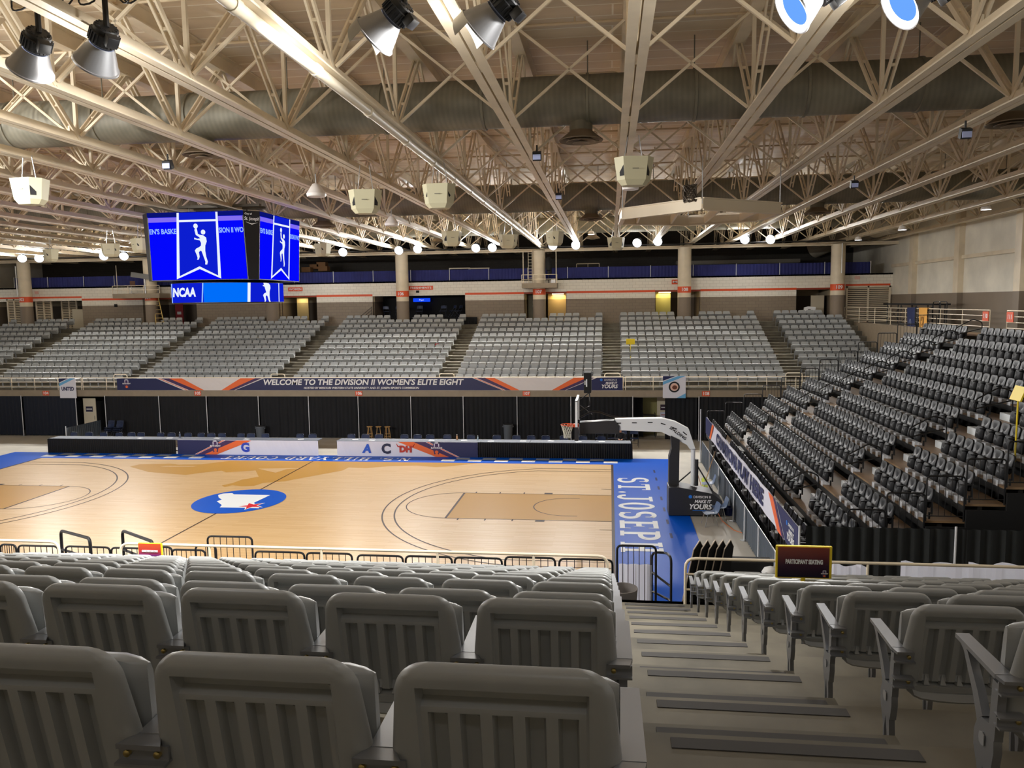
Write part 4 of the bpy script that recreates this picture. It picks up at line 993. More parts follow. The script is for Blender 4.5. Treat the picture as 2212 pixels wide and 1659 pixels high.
# ================================================================== railings
def railing(pts,zt,zb,posts,lab,mids=2,name='guard_railing',r=.024,curl0=False,curl1=False,mat=None):
    """pts: plan polyline; top rail with lower rails and posts at plan points"""
    mat=mat or CREAM2; t=thing(name,lab,'railing',(0,0,0),0,'cream railings'); t['group']='cream railings'
    top=[(x,y,zt) for x,y in pts]
    if curl0: top=[(pts[0][0],pts[0][1],zb)]+top
    if curl1: top=top+[(pts[-1][0],pts[-1][1],zb)]
    MB().tube([tuple(v) for v in bend(top,.16)],r,10).build('top_rail',mat,t,smooth=40)
    for k in range(mids):
        z=zb+(zt-zb)*(k+1)/(mids+1)
        MB().tube([(x,y,z) for x,y in pts],r*.75,8).build('lower_rail',mat,t,smooth=40)
    if posts:
        pm=MB().tube([(0,0,zb),(0,0,zt)],r*.9,8).lathe([(.06,zb),(.06,zb+.012)],12).mesh('post',mat,40)
        for x,y in posts: put('post',pm,t,(x,y,0))
    return t
RT_=3.46
def frail(x0,x1,lab):
    n=max(1,round((x1-x0)/1.5)); railing([(x0,14.2),(x1,14.2)],RT_,2.72,[(x0+(x1-x0)*k/n,14.2) for k in range(n+1)],lab,2)
frail(-40,-31.0,'cream railing on the balcony edge beside the UNITED banner')
frail(-30.9,.66,'cream railing behind the long WELCOME banner on the balcony edge')
frail(.78,12.6,'cream railing on the balcony edge above the drape by the hoop stand')
# small gate hoops above the far aisles
for i,(u,nm) in enumerate(((260,'beside the WELCOME banner crest end'),(600,'above the WELCOME lettering'),(965,'above the word EIGHT'),(1323,'above the YOURS end of the banner'),(1715,'behind the hoop stand guard rails'))):
    x=at(u,805,y=14.4).x; o=MB().tube([tuple(v) for v in bend([(-.42,0,0),(-.42,0,.98),(.42,0,.98),(.42,0,0)],.14)],.024,8).build('aisle_gate',CREAM2,None,smooth=40); o.location=(x,14.38,2.66); tag(o,'cream bent rail closing a far aisle, '+nm,'rail','aisle gates')
# near stand
railing([(-8.55,-15.86),(-.1,-15.86)],3.43,2.66,[(-6.9,-15.86),(-4.9,-15.86),(-2.9,-15.86),(-1.3,-15.86)],'cream front railing of the viewing block, between the two stair openings',2,curl0=True,curl1=True)
railing([(-13,-15.86),(-9.72,-15.86)],3.43,2.66,[(-12.5,-15.86),(-11,-15.86)],'cream front railing ending beyond the black handrails',2,curl1=True)
railing([(1.13,-15.86),(9,-15.86)],3.43,2.66,[(3.9,-15.86),(6.6,-15.86)],'cream front railing behind the PARTICIPANT SEATING sign',2,curl0=True)
# side concourse rail at the hoop end
railing([(15.05,25.0),(15.25,22.6),(15.5,20.5),(15.75,18.6),(15.8,16.5),(15.8,7.0)],6.93,6.0,[(15.05,25),(15.25,22.6),(15.5,20.5),(15.75,18.6),(15.8,16.5),(15.8,14.3),(15.8,12),(15.8,9.6),(15.8,7)],'cream railing curving along the concourse above the black seats',3)
railing([(15.8,5.55),(15.8,-9)],6.93,6.0,[(15.8,5.55),(15.8,3),(15.8,.5),(15.8,-2),(15.8,-5)],'cream railing on the concourse beyond the top gap, behind the black seats',3)
for y,s in ((7.25,'110'),(5.2,'111')):
    t=thing('section_sign','orange section sign reading %s tied to the concourse railing %s the top gap'%(s,'before' if s=='110' else 'after'),'sign',(15.74,y,6.68))
    MB().box((-.012,-.26,-.2),(.012,.26,.2)).build('plate',ORANGE,t); text('number',s,.26,WTXT,t,(-.016,0,0),(0,-1,0),(0,0,1),bold=.006)
railing([(-47,21.5),(-44.5,21.5)],6.9,5.95,[(-46.2,21.5),(-44.5,21.5)],'cream railing at the outer end of the far stand',3)
# scarves over the rail, folded stage
for y0,c,c2,nm,dz in ((15.5,(34,46,92),(150,160,190),'navy',-1.62),(13.9,(232,170,78),(90,60,30),'yellow',-1.3)):
    t=thing('hanging_cloth','%s cloth banner draped over the concourse railing above the black seats'%nm,'banner',(15.72,y0,6.97))
    MB().grid([[(-.01-.02*math.sin(k),-.55-.05*k,z) for k,z in enumerate((0,dz*.3,dz*.6,dz))],[(-.01-.02*math.sin(k+1),.5-.05*k,z) for k,z in enumerate((0,dz*.3,dz*.6,dz))]]).box((-.012,-.55,-.02),(.10,.5,.012)).build('cloth',M('cloth_'+nm,c,.8),t)
    MB().tube([(-.05,-.05+.12*math.cos(a*.7),dz*.5+.22*math.sin(a*.7)) for a in range(8)],.014,5).tube([(-.05,-.22,dz*.75),(-.05,.05,dz*.62)],.012,5).build('emblem',M('clothmark_'+nm,c2,.7),t)
t=thing('folded_stage','black folded rolling stage standing behind the concourse railing','stage',(16.7,17.8,5.98))
MB().box((-.45,-3.6,1.12),(.45,3.6,1.2)).build('deck',BLACKM,t)
mb=MB()
for y in (-3.3,-1.1,1.1,3.3):
    for x in (-.3,.3): mb.tube([(x,y,0),(x,y,1.12)],.03,6)
for a,b in ((-3.3,-1.1),(-1.1,1.1),(1.1,3.3)): mb.tube([(-.3,a,.1),(-.3,b,1.05)],.02,6).tube([(-.3,b,.1),(-.3,a,1.05)],.02,6)
mb.build('legs_frame',BLACKP,t)
mb=MB(); mb.tube([tuple(v) for v in bend([(0,0,0),(0,0,1.3),(0,.9,1.3),(0,.9,0)],.15)],.025,8).tube([tuple(v) for v in bend([(.3,0,0),(.3,0,1.3),(.3,.9,1.3),(.3,.9,0)],.15)],.025,8).tube([(0,0,.7),(0,.9,.7)],.018,6)
o=mb.build('stage_railing',BLACKP,None,smooth=40); o.location=(16.15,12.9,5.98); tag(o,'black stage railing standing beside the folded stage','railing')

# ================================================================== banners
def swoosh(parent,h0,h1,spec,yy,axis='x'):
    pass
t=thing('welcome_banner','long navy and white WELCOME TO THE DIVISION II banner tied to the balcony rail','banner',(0,14.08,3.09))
bx0,bx1=at(253,830,y=14.08).x,at(1345,826,y=14.08).x; hz=.35
rows=[]
for z in (hz,.12,-.12,-hz): rows.append([(bx0+(bx1-bx0)*i/90,-.008*math.sin(i*.9+z*9),z) for i in range(91)])
MB().grid(rows).grid([[(p[0],p[1]+.012,p[2]) for p in r][::-1] for r in rows]).build('sheet',M('banner_white',(224,218,216),.5),t)
X=lambda u:at(u,828,y=14.08).x
def poly(name,us,mat,dy):
    # us: (u_px,top?) corner list along the banner
    MB().add([(X(u),-dy,hz-.01 if tp else -hz+.01) for u,tp in us],[tuple(range(len(us)))[::-1]]).build(name,mat,t)
poly('navy_panel',[(253,1),(338,1),(396,0),(253,0)],NAVY,.02); poly('orange_pinstripe',[(343,1),(346,1),(405,0),(402,0)],ORV,.02); poly('purple_swoosh',[(350,1),(366,1),(424,0),(408,0)],PURP,.02); poly('orange_swoosh',[(366,1),(394,1),(440,0),(424,0)],ORV,.02)
poly('orange_swoosh',[(478,0),(494,0),(552,1),(520,1)],ORV,.02); poly('purple_swoosh',[(494,0),(505,0),(566,1),(552,1)],PURP,.02); poly('navy_panel',[(508,0),(1085,0),(1020,1),(572,1)],NAVY,.02)
poly('orange_pinstripe',[(1024,1),(1027,1),(1090,0),(1087,0)],ORV,.02); poly('purple_swoosh',[(1030,1),(1048,1),(1104,0),(1093,0)],PURP,.02); poly('orange_swoosh',[(1048,1),(1068,1),(1122,0),(1104,0)],ORV,.02)
poly('orange_swoosh',[(1192,0),(1207,0),(1268,1),(1240,1)],ORV,.02); poly('purple_swoosh',[(1207,0),(1220,0),(1284,1),(1268,1)],PURP,.02); poly('navy_panel',[(1222,0),(1345,0),(1345,1),(1290,1)],NAVY,.02)
crest(t,X(274),-.03,0,.85)
text('headline','WELCOME TO THE DIVISION II WOMEN\'S ELITE EIGHT',.44,WTXT,t,((X(568)+X(1000))/2,-.03,.1),(1,0,0),(0,0,1),bold=.012,shear=.18,fit=X(1000)-X(568))
text('subline','HOSTED BY MISSOURI WESTERN STATE UNIVERSITY AND ST. JOSEPH SPORTS COMMISSION',.16,WTXT,t,((X(656)+X(905))/2,-.03,-.22),(1,0,0),(0,0,1),bold=.004,shear=.15,fit=X(905)-X(656))
def make_it(parent,x,y,z,s,ex=(1,0,0),pos=None):
    e=Vector(ex); n=e.cross(Vector((0,0,1))); P=lambda a,c:(Vector((x,y,z))+e*a*s+Vector((0,0,c*s))+n*.004)
    text('slogan','DIVISION II',.16*s,WTXT,parent,P(.08,.22),e,(0,0,1))
    text('slogan','MAKE IT',.19*s,WTXT,parent,P(.12,.02),e,(0,0,1),bold=.006*s,shear=.2)
    text('slogan','YOURS',.32*s,WTXT,parent,P(0,-.2),e,(0,0,1),bold=.01*s,shear=.25)
    m=rot_to(n,(0,0,1)); m.translation=P(-.5,.23); MB().lathe([(.085*s,0),(.085*s,.004)],18,m).build('slogan_emblem',M('emblem_blue',(30,120,220),.5),parent)
make_it(t,X(1316),-.028,.03,.85)
def hang_banner(u0,u1,v0,v1,lab,kind):
    a=at(u0,v0,y=14.0); b_=at(u1,v1,y=14.0); w=b_.x-a.x; h=a.z-b_.z; t=thing('hanging_banner',lab,'banner',((a.x+b_.x)/2,14.0,b_.z))
    MB().bbox((-w/2,-.006,0),(w/2,.006,h),.003).build('sheet',BAN,t)
    MB().add([(-w/2,-.012,h*.99),(-w/2+w*.55,-.012,h*.99),(-w/2,-.012,h*.78)],[(0,2,1)]).build('navy_corner',NAVY,t)
    LB=M('light_blue_vinyl',(110,180,226),.5)
    MB().add([(-w/2,-.012,h*.74),(-w/2+w*.66,-.012,h*.99),(-w/2+w*.98,-.012,h*.99),(-w/2,-.012,h*.60)],[(0,3,2,1)]).build('blue_swoosh',LB,t)
    if kind=='U': text('word','UNITED',.3,NAVY,t,(0,-.014,h*.46),(1,0,0),(0,0,1),bold=.012,fit=w*.74)
    else:
        mx=Matrix.Translation((0,-.01,h*.5))@Matrix.Rotation(PI/2,4,'X')
        MB().lathe([(.21,0),(.21,.006),(.29,.006),(.29,0)],32,mx,False).build('ring',BLACKP,t); MB().lathe([(.11,.0),(.11,.008)],20,mx@Matrix.Translation((.02,-.02,0))@Matrix.Scale(1.2,4,(1,0,0))).build('ring_mark',M('brown_mark',(110,62,44),.6),t); MB().lathe([(.2,.0),(.2,.004)],24,mx).build('ring_fill',M('pink_mark',(232,190,170),.6),t)
        MB().add([(w/2,-.012,0),(w/2,-.012,h*.22),(w/2-w*.4,-.012,0)],[(0,1,2)]).build('blue_corner',LB,t)
hang_banner(127,166,817,860,'small white UNITED banner hanging from the balcony rail','U')
hang_banner(1432,1481,812,860,'small white banner with a round black emblem hanging from the balcony rail','R')

# ================================================================== concourse signs and fittings
def wsign(u,v,s,w,h,lab,c=ORANGE,ts=.2,y=FY-.03,cat='sign'):
    p=at(u,v,y=y); t=thing('wall_sign',lab,cat,(p.x,y,p.z)); MB().box((-w/2,-.012,-h/2),(w/2,.02,h/2)).build('plate',c,t)
    if s: text('word',s,ts,WTXT,t,(0,-.016,0),(1,0,0),(0,0,1),bold=.004,fit=w*.86)
    return t
wsign(638,625,'WOMEN',1.05,.27,'orange WOMEN sign on the white block wall')
wsign(909,622,'FRESHMENTS',1.72,.27,'orange refreshments sign on the white block wall')
wsign(1466,609,'MEN',.9,.3,'orange MEN sign partly behind a column')
wsign(902,630,'',.22,.16,'small black sign below the refreshments sign',BLACKM); wsign(250,660,'',.22,.2,'small black sign on the brown block wall',BLACKM)
wsign(1852,600,'',.32,.2,'faded exit sign on the white block wall by the louvred shutter',M('pale_exit',(232,190,176),.5)); wsign(79,632,'',.3,.2,'faded exit sign on the white block wall at the scoreboard end',M('pale_exit',(232,190,176),.5))
# red doors
for u0,u1,v0,y,lab in ((1486,1492,640,27.2,'narrow red door inside the opening beside the column marked 108'),(378,395,655,26.8,'red door with a white plate in the opening below the scoreboard')):
    a=at(u0,v0,y=y); b_=at(u1,v0,y=y); t=thing('fire_door',lab,'door',((a.x+b_.x)/2,y,FZ)); w=b_.x-a.x
    MB().bbox((-w/2,-.03,0),(w/2,.03,a.z-FZ),.01).build('leaf',M('red_door',(150,24,36),.5),t); MB().box((-w*.25,-.04,(a.z-FZ)*.55),(w*.25,-.03,(a.z-FZ)*.66)).build('plate',PAPER,t)
t=thing('grey_door','grey metal door with notices in the opening beside the column marked 107','door',(-5.25,26.4,FZ)); MB().bbox((-.45,-.03,0),(.4,.03,2.05),.01).build('leaf',M('grey_door',(110,112,108),.5),t)
for z in (1.2,1.45): MB().box((-.15,-.036,z),(.12,-.03,z+.18)).build('notice',M('grey_notice',(140,142,140),.6),t)
t=thing('storage_door','pale storage door in the opening near the gable wall','door',(13.5,25.9,FZ)); MB().bbox((-.35,-.03,0),(.5,.03,1.75),.01).build('leaf',DOORC,t); MB().lathe([(.025,0),(.025,.05)],10,Matrix.Translation((-.26,-.03,.9))@Matrix.Rotation(PI/2,4,'X')).build('knob',STEEL,t)
t=thing('storage_door','pale low door in the dark opening at the scoreboard end','door',(-39.4,25.9,FZ)); MB().bbox((-.45,-.03,0),(.45,.03,1.5),.01).build('leaf',DOORC,t)
t=thing('trash_can','white open top container behind the last seat row by the storage door','bin',(12.75,25.0-.0,FZ)); MB().prism([(-.35,.45),(-.3,.98),(-.05,1.04),(.4,1.0),(.38,.45)],.4,lambda a,c,d:(a,-.12+d*.4-.3,c)).build('body',WHITE,t); MB().box((-.08,-.45,.72),(.08,-.42,.86)).build('mark',BLACKM,t)
# refreshments stand in the opening
t=thing('broadcast_platform','black draped platform standing in the dark opening behind the seats','platform',(-13.0,25.2,FZ))
MB().box((-3.0,-.33,0),(3.9,-.12,.58)).box((-2.9,-.12,0),(3.0,1.9,.58)).build('deck',BLACKM,t); mb=MB(); pleat(mb,-3.0,3.9,-.345,.0,.6,.012,.1,2); mb.build('skirt',DRP,t)
for i,(x,y) in enumerate(((-15.6,25.5),(-14.9,25.9),(-13.3,25.6),(-11.6,25.6),(-11.0,25.9),(-10.5,25.6))):
    fchair(x,y,[0,.4,PI,.5,2.2,1.2][i],'chair standing on the black platform in the dark opening, %s from the steps'%ORD[i],'chairs on the black platform',FZ+.59)
t=thing('lit_sign','blue illuminated sign glowing inside the dark refreshments opening','sign',(at(911,648,y=27).x,27.0,at(911,648,y=27).z)); MB().bbox((-.62,-.06,-.13),(.62,.06,.13),.03).build('panel',E('blue_sign_glow',(20,70,235),1.1),t); text('word','Pepsi',.16,E('white_glow',(210,225,255),1.0),t,(0,-.064,0),(1,0,0),(0,0,1))
struct(MB().box((-16.4,27.4,FZ),(-9.95,27.6,8.1)).build('wall_dark_booth',BLACKM))
mb=MB()
for k in range(3): mb.tube([(-17.6+.0*k,24.95,FZ+.15+.2*k),(-16.55,24.95,FZ+.95+.2*k)],.015,6)
for x,z in ((-17.6,0),(-16.55,.6)): mb.tube([(x,24.95,FZ+z),(x,24.95,FZ+z+.8)],.015,6)
o=mb.build('stair_railing',BLACKP,None,smooth=40); tag(o,'thin black sloping handrails beside the black platform','railing')
# lit strip lights at the openings
GLOW=E('warm_strip_glow',(255,236,190),3)
for i,(u,v) in enumerate(((1205,629),(1436,627))):
    p=at(u,v,y=25.55); t=thing('strip_light','small glowing strip light at the top of the %s opening'%('tan lit' if i==0 else 'yellow lit'),'light',(p.x,25.6,8.1)); MB().box((-.4,-.06,-.06),(.4,.06,0)).build('tube',GLOW,t)
    ld=bpy.data.lights.new('strip_lamp','AREA'); ld.energy=26; ld.color=(1,.86,.5); ld.size=.8; lo=put('strip_lamp',ld,t,(0,.2,-.1))
ld=bpy.data.lights.new('strip_lamp','AREA'); ld.energy=14; ld.color=(1,.86,.55); ld.size=.6; lo=put('strip_lamp',ld,None,(-22.0,25.75,8.05))
# blue drape on the mezzanine edge
BLD=M('blue_drape',(40,46,112),.8,noise=.15,scale=2)
bp=[16.67,13.82,10.99,8.22,5.44,2.65,-.15,-2.89,-5.6,-8.28,-11.02,-13.77,-16.45,-19.33,-22.2,-25,-27.8,-30.6,-33.3,-35.9,-38.32,-41.19,-43.88]
for i in range(len(bp)-1):
    drape(bp[i]-.02,bp[i+1]+.02,25.32,TOP,TOP+.74,BLD,'short blue drape on the mezzanine edge, %s from the gable wall'%ORD[i],'blue mezzanine drapes',50+i,amp=.03,wl=.22)
for i,x in enumerate(bp): pole(x,25.27,TOP,TOP+.78,'thin pole in the blue mezzanine drape, %s from the gable wall'%ORD[i],'mezzanine drape poles',False)
# mezzanine clutter
t=thing('storage_rack','grey slatted cabinet row on the mezzanine behind the blue drape','rack',(9.2,31.5,TOP)); MB().box((-4.3,-.4,0),(4.3,.4,1.05)).build('body',M('mid_grey',(98,98,94),.6),t); MB().box((-4.4,-.5,1.05),(4.4,.5,1.3)).build('top',M('pale_grey',(140,136,126),.6),t)
mb=MB()
for k in range(18): mb.box((-4.2+k*.48,-.42,.05),(-4.16+k*.48,-.4,1.0))
mb.build('slats',BLACKM,t)
mb=MB(); mb.tube([tuple(v) for v in bend([(-.8,0,0),(-.8,0,1.1),(.8,0,1.1),(.8,0,0)],.04)],.03,6).tube([(0,0,0),(0,0,1.1)],.025,6); o=mb.build('frame_rack',CREAM2); o.location=(at(1270,570,y=28).x,28,TOP); tag(o,'white tube frame standing on the mezzanine behind the blue drape','frame')
for i,(u,v) in enumerate(((664,582),(675,575),(700,580),(690,570))):
    p=at(u,v,y=29); t=MB().bbox((-.35,-.3,0),(.35,.3,.35),.01).build('cardboard_box',M('cardboard',(150,112,74),.8)); t.location=(p.x,29+.6*(i%2),max(TOP,p.z-.2)); tag(t,'brown cardboard box piled on the mezzanine by the scoreboard, %s of the pile'%ORD[i],'box','cardboard boxes')
for i,u in enumerate((993,1035)): 
    o=MB().box((-.75,-.15,0),(.75,.15,.08)).build('light_batten',CREAM2); p=at(u,581,y=27.5); o.location=(p.x,27.5,p.z); tag(o,'pale batten lying on the mezzanine ledge, %s from the column marked 106'%ORD[i],'batten','mezzanine battens'); MB().box((-.6,-.1,-(p.z-TOP)),(.6,.1,0)).build('base',BLACKM,o)
# spot light perches by columns 107 and 104
def perch(x0,x1,z,lab):
    t=thing('lighting_perch',lab,'platform',((x0+x1)/2,24.2,z)); w=(x1-x0)/2
    MB().box((-w,-.55,-.32),(w,.8,0)).build('deck',BEIGE,t)
    mb=MB()
    for zz in (.25,.55): mb.tube([(-w,-.5,zz),(w,-.5,zz)],.02,6)
    for k in range(4): mb.tube([(-w+2*w*k/3,-.5,0),(-w+2*w*k/3,-.5,.55)],.02,6)
    mb.build('rail',CREAM2,t,smooth=40); return t,w
a=at(1127,612,y=23.7); b_=at(1203,612,y=23.7)
t,w=perch(a.x,b_.x,a.z,'beige follow spot perch around the column marked 107')
mb=MB(); mb.tube([(-w+.1,-.4,0),(-w+.1,-.4,2.1)],.03,8).tube([(w-.05,-.4,0),(w-.05,-.4,2.1)],.03,8); mb.build('hanger',CREAM2,t,smooth=40)
mb=MB()
for s in (-.13,.13): mb.tube([(-.62+s,-.2,0),(-.62+s,-.2,2.1)],.02,6)
for k in range(10): mb.tube([(-.75,-.2,.15+.2*k),(-.49,-.2,.15+.2*k)],.012,5)
mb.build('ladder',CREAM2,t)
t2=thing('spotlight','black follow spotlight standing on the perch at the column marked 107','spotlight',(b_.x-.55,23.9,a.z)); MB().tube([(0,0,0),(0,0,.9)],.03,8).build('stand',BLACKP,t2); MB().lathe([(.16,-.3),(.2,0),(.2,.5),(.12,.6)],16,Matrix.Translation((0,0,1.1))@Matrix.Rotation(-.25,4,'X')).lathe([(.14,-.1),(.14,.3)],12,Matrix.Translation((.05,.1,.7))).build('head',BLACKM,t2,smooth=40)
o=MB().bbox((-.14,-.1,0),(.14,.1,.22),.01).build('control_box',WHITE); o.location=(b_.x-.25,23.85,a.z); tag(o,'small white box on the perch at the column marked 107','box')
a=at(244,638,y=23.7); b_=at(345,638,y=23.7)
t,w=perch(a.x,b_.x,a.z+.1,'beige follow spot perch beside the column marked 104')
mb=MB(); mb.tube([(-w+.3,-.4,0),(-w+.3,-.4,2.0)],.02,6); mb.build('hanger',CREAM2,t)
t2=thing('spotlight','long grey follow spotlight on the perch beside the column marked 104','spotlight',((a.x+b_.x)/2+.6,23.9,a.z+.1)); MB().tube([(0,0,0),(0,0,1.0)],.06,8).build('stand',STEEL,t2); MB().cbox((0,0,1.2),(1.9,.34,.34),Matrix.Rotation(.15,3,'Y')).cbox((.9,0,1.05),(.5,.4,.4),Matrix.Rotation(.15,3,'Y')).build('head',M('spot_grey',(120,120,118),.5),t2)
t2=thing('stool','brown padded stool on the perch beside the column marked 104','stool',((a.x+b_.x)/2-.5,23.95,a.z+.1)); MB().bbox((-.2,-.2,.5),(.2,.2,.58),.02).bbox((-.2,.15,.6),(.2,.2,.9),.02).build('cushion',M('brown_vinyl',(96,62,44),.6),t2); MB().tube([(0,0,0),(0,0,.5)],.03,8).lathe([(.2,0),(.2,.03)],12).build('post',STEEL,t2)
t=thing('step_ladder','yellow wooden ladder leaning against the perch beside the column marked 104','ladder',(at(345,660,y=24.0).x,24.0,6.0))
for s in (-.2,.2): MB().tube([(s*1.6,.0,0),(s-.45,.3,2.2)],.035,6).build('rail',M('ladder_yellow',(214,186,112),.5),t)
mb=MB()
for k in range(7): f=(k+.7)/7.6; mb.tube([(-.32+.12*f*1.0-.45*f,.3*f,2.2*f),(.32-.12*f-.45*f,.3*f,2.2*f)],.018,6)
mb.build('rung',M('ladder_yellow',(214,186,112),.5),t)
# yellow chair sign and red item in the far stand
t=thing('aisle_sign','yellow board on a thin post standing among the far seats beside an aisle','sign',(at(1362,742,y=18.2).x,18.2,far_z[4])); MB().tube([(0,0,0),(0,0,1.2)],.02,6).build('post',M('yellow_plastic',(236,208,30),.5),t); MB().bbox((-.25,-.04,.95),(.25,-.02,1.28),.01).build('board',M('yellow_plastic',(236,208,30),.5),t)
o=MB().bbox((-.12,-.05,0),(.12,.05,.12),.02).build('red_bundle',M('red_cloth',(190,30,44),.7)); p=at(944,745,y=19.7); o.location=(p.x,19.72,p.z-.04); tag(o,'small red bundle lying on a far grey seat back','bundle'); 
# ================================================================== scoreboard
SBX,SBY=-14.45,.2
t=thing('scoreboard','four sided video scoreboard with blue screens hanging over centre court','scoreboard',(SBX,SBY,0))
HB=M('scoreboard_black',(14,14,18),.5)
ztop,zbot=10.83,8.46; A=2.2; Cc=.42
def octo(a,c): return [(-a+c,-a),(a-c,-a),(a,-a+c),(a,a-c),(a-c,a),(-a+c,a),(-a,a-c),(-a,-a+c)]
top=octo(A,Cc); bot=octo(A-.12,Cc*.62)
vs=[(x,y,ztop) for x,y in top]+[(x,y,zbot) for x,y in bot]
MB().add(vs,[tuple(range(8)),tuple(range(8,16))[::-1]]+[(i,8+i,8+(i+1)%8,(i+1)%8) for i in range(8)]).build('cabinet',HB,t)
def face(k):
    a,b=Vector(top[k]+(ztop,)),Vector(top[(k+1)%8]+(ztop,)); c,d=Vector(bot[k]+(zbot,)),Vector(bot[(k+1)%8]+(zbot,)); n=((b-a).cross(c-a)).normalized()
    if n.dot((a+b)/2-Vector((0,0,9.6)))<0: n=-n
    return lambda s,v,o=.0:(a.lerp(b,s)).lerp(c.lerp(d,s),1-v)+n*o
def shp(nm,F,poly,mat,o):
    return MB().add([F(s,v,o) for s,v in poly],[tuple(range(len(poly)))]).build(nm,mat,t)
SBL=E('screen_blue',(4,8,252),1.0); SBD=E('screen_dark_blue',(10,20,120),.9); SBM=E('screen_mid_blue',(12,30,208),1.0); SWH=E('screen_white',(236,244,255),1.0); SLT=E('screen_light_blue',(150,190,255),1.0); SLV=E('screen_lavender',(130,110,240),1.0); SAZ=E('screen_azure',(0,110,250),1.0)
player=[(.62,.66),(.60,.60),(.585,.56),(.545,.565),(.50,.585),(.485,.60),(.50,.615),(.545,.60),(.56,.595),(.535,.63),(.515,.66),(.505,.72),(.50,.76),(.51,.77),(.525,.755),(.53,.71),(.545,.675),(.585,.655),(.61,.67),(.62,.66)]
body=[(.487,.60),(.515,.59),(.545,.578),(.555,.54),(.552,.50),(.535,.48),(.50,.455),(.485,.425),(.50,.36),(.508,.31),(.50,.285),(.518,.285),(.53,.33),(.525,.40),(.545,.425),(.555,.41),(.57,.33),(.585,.25),(.58,.21),(.60,.205),(.61,.25),(.597,.33),(.592,.42),(.597,.50),(.615,.56),(.612,.62),(.585,.655),(.55,.665),(.53,.68),(.525,.74),(.52,.775),(.508,.775),(.497,.74),(.507,.665),(.535,.635),(.553,.61),(.52,.605),(.49,.625)]
def figure(nm,F,cx,cv,sc,sv,o,mat):
    shp(nm,F,[(cx+(s-.55)*sc,cv+(v-.45)*sv) for s,v in body],mat,o)
    for x,v,r in ((.512,.80,.026),(.585,.705,.026)):
        shp(nm,F,[(cx+(x-.55)*sc+r*sc*math.cos(k*PI/8)*.9,cv+(v-.45)*sv+r*1.45*sv*math.sin(k*PI/8)) for k in range(16)],mat,o)
for k in (0,2,4,6):
    F=face(k)
    shp('screen',F,[(.01,.01),(.99,.01),(.99,.99),(.01,.99)],SBL,.004)
    shp('screen_band',F,[(.0,.93),(1,.93),(1,1),(0,1)],SBD,.006); shp('screen_band',F,[(.01,.86),(.32,.86),(.32,.925),(.01,.925)],SLV,.006); shp('screen_band',F,[(.74,.86),(.99,.86),(.99,.925),(.74,.925)],SLV,.006)
    shp('pennant',F,[(.315,.99),(.74,.99),(.715,.02),(.51,.19),(.27,.02)],SBM,.008)
    for p in ([(.315,.99),(.338,.99),(.297,.06),(.265,.02)],[(.718,.99),(.74,.99),(.722,.02),(.694,.06)],[(.265,.02),(.297,.065),(.51,.205),(.51,.165)],[(.722,.02),(.51,.165),(.51,.205),(.694,.065)],[(.33,.855),(.725,.855),(.725,.885),(.33,.885)]): shp('pennant_border',F,p,SWH,.010)
    figure('player_figure',F,.54,.46,1.0,.95,.012,SWH)
    if k in (0,2):
        ex=(F(1,.5)-F(0,.5)).normalized(); ey=(F(.5,1)-F(.5,0)).normalized(); w=(F(1,.5)-F(0,.5)).length
        text('screen_text',"EN'S BASKE",.24,SLT,t,F(.155,.72,.008),ex,ey,bold=.006,fit=w*.28,thick=.001); text('screen_text','SION II WO',.24,SLT,t,F(.865,.72,.008),ex,ey,bold=.006,fit=w*.25,thick=.001)
F=face(1); ex=(F(1,.5)-F(0,.5)).normalized()
text('corner_text','City of',.09,WTXT,t,F(.3,.955,.006),ex,(0,0,1)); text('corner_text','St. Joseph',.17,WTXT,t,F(.5,.885,.006),ex,(0,0,1),shear=.2,fit=.52)
shp('corner_swoosh',F,[(.1,.84),(.5,.815),(.9,.835),(.5,.80)],WHITE,.006)
# lower ring
R=2.0; mb=MB(); mb.lathe([(R-.05,7.64),(R,7.66),(R,8.38),(R-.05,8.42)],48); ringo=mb.build('ring_cabinet',HB,t,smooth=40)
def arcpanel(nm,a0,a1,z0,z1,mat,r,sl=0,n=14):
    rows=[]
    for z in (z0,z1):
        s=sl*(z-z0)/(z1-z0); rows.append([(r*math.cos(a0+s+(a1-a0)*i/n),r*math.sin(a0+s+(a1-a0)*i/n),z) for i in range(n+1)])
    return MB().grid(rows).build(nm,mat,ringo)
base_a=math.atan2(CAM.y-SBY,CAM.x-SBX)
ga=lambda f: base_a+math.asin(max(-.999,min(.999,f)))      # f: -1..1 across the ring as seen from the seats
arcpanel('ring_screen',base_a-PI*.95,base_a+PI*.95,7.68,8.37,SBM,R+.004,0,60)
arcpanel('ring_azure',ga(-.42),ga(.33),7.68,8.37,SAZ,R+.008); arcpanel('ring_stripe',ga(-.46),ga(-.44),7.68,8.37,SLT,R+.01,.03,2); arcpanel('ring_stripe',ga(.31),ga(.36),7.68,8.37,SWH,R+.01,.02,3); arcpanel('ring_stripe',ga(.875),ga(.89),7.68,8.37,SWH,R+.01,.02,2)
arcpanel('ring_stripe',ga(-.985),ga(-.965),7.68,8.37,SLT,R+.01,.01,2)
am=ga(-.745); rr=R+.03
text('ring_text','NCAA',.42,SWH,ringo,(rr*math.cos(am),rr*math.sin(am),8.03),(-math.sin(am),math.cos(am),0),(0,0,1),bold=.02,shear=.1,thick=.001)
def ringpt(s,v,o=0):
    a=ga(.66)+(s-.54)*.62; return Vector(((R+.012)*math.cos(a),(R+.012)*math.sin(a),7.68+v))
shp2=[(ringpt(.54+(s-.55)*2.3,(v-.30)*1.9)) for s,v in body]
shp2=[Vector((p.x,p.y,min(8.37,max(7.68,p.z)))) for p in shp2]
MB().add(shp2,[tuple(range(len(shp2)))]).build('player_figure',SWH,ringo)
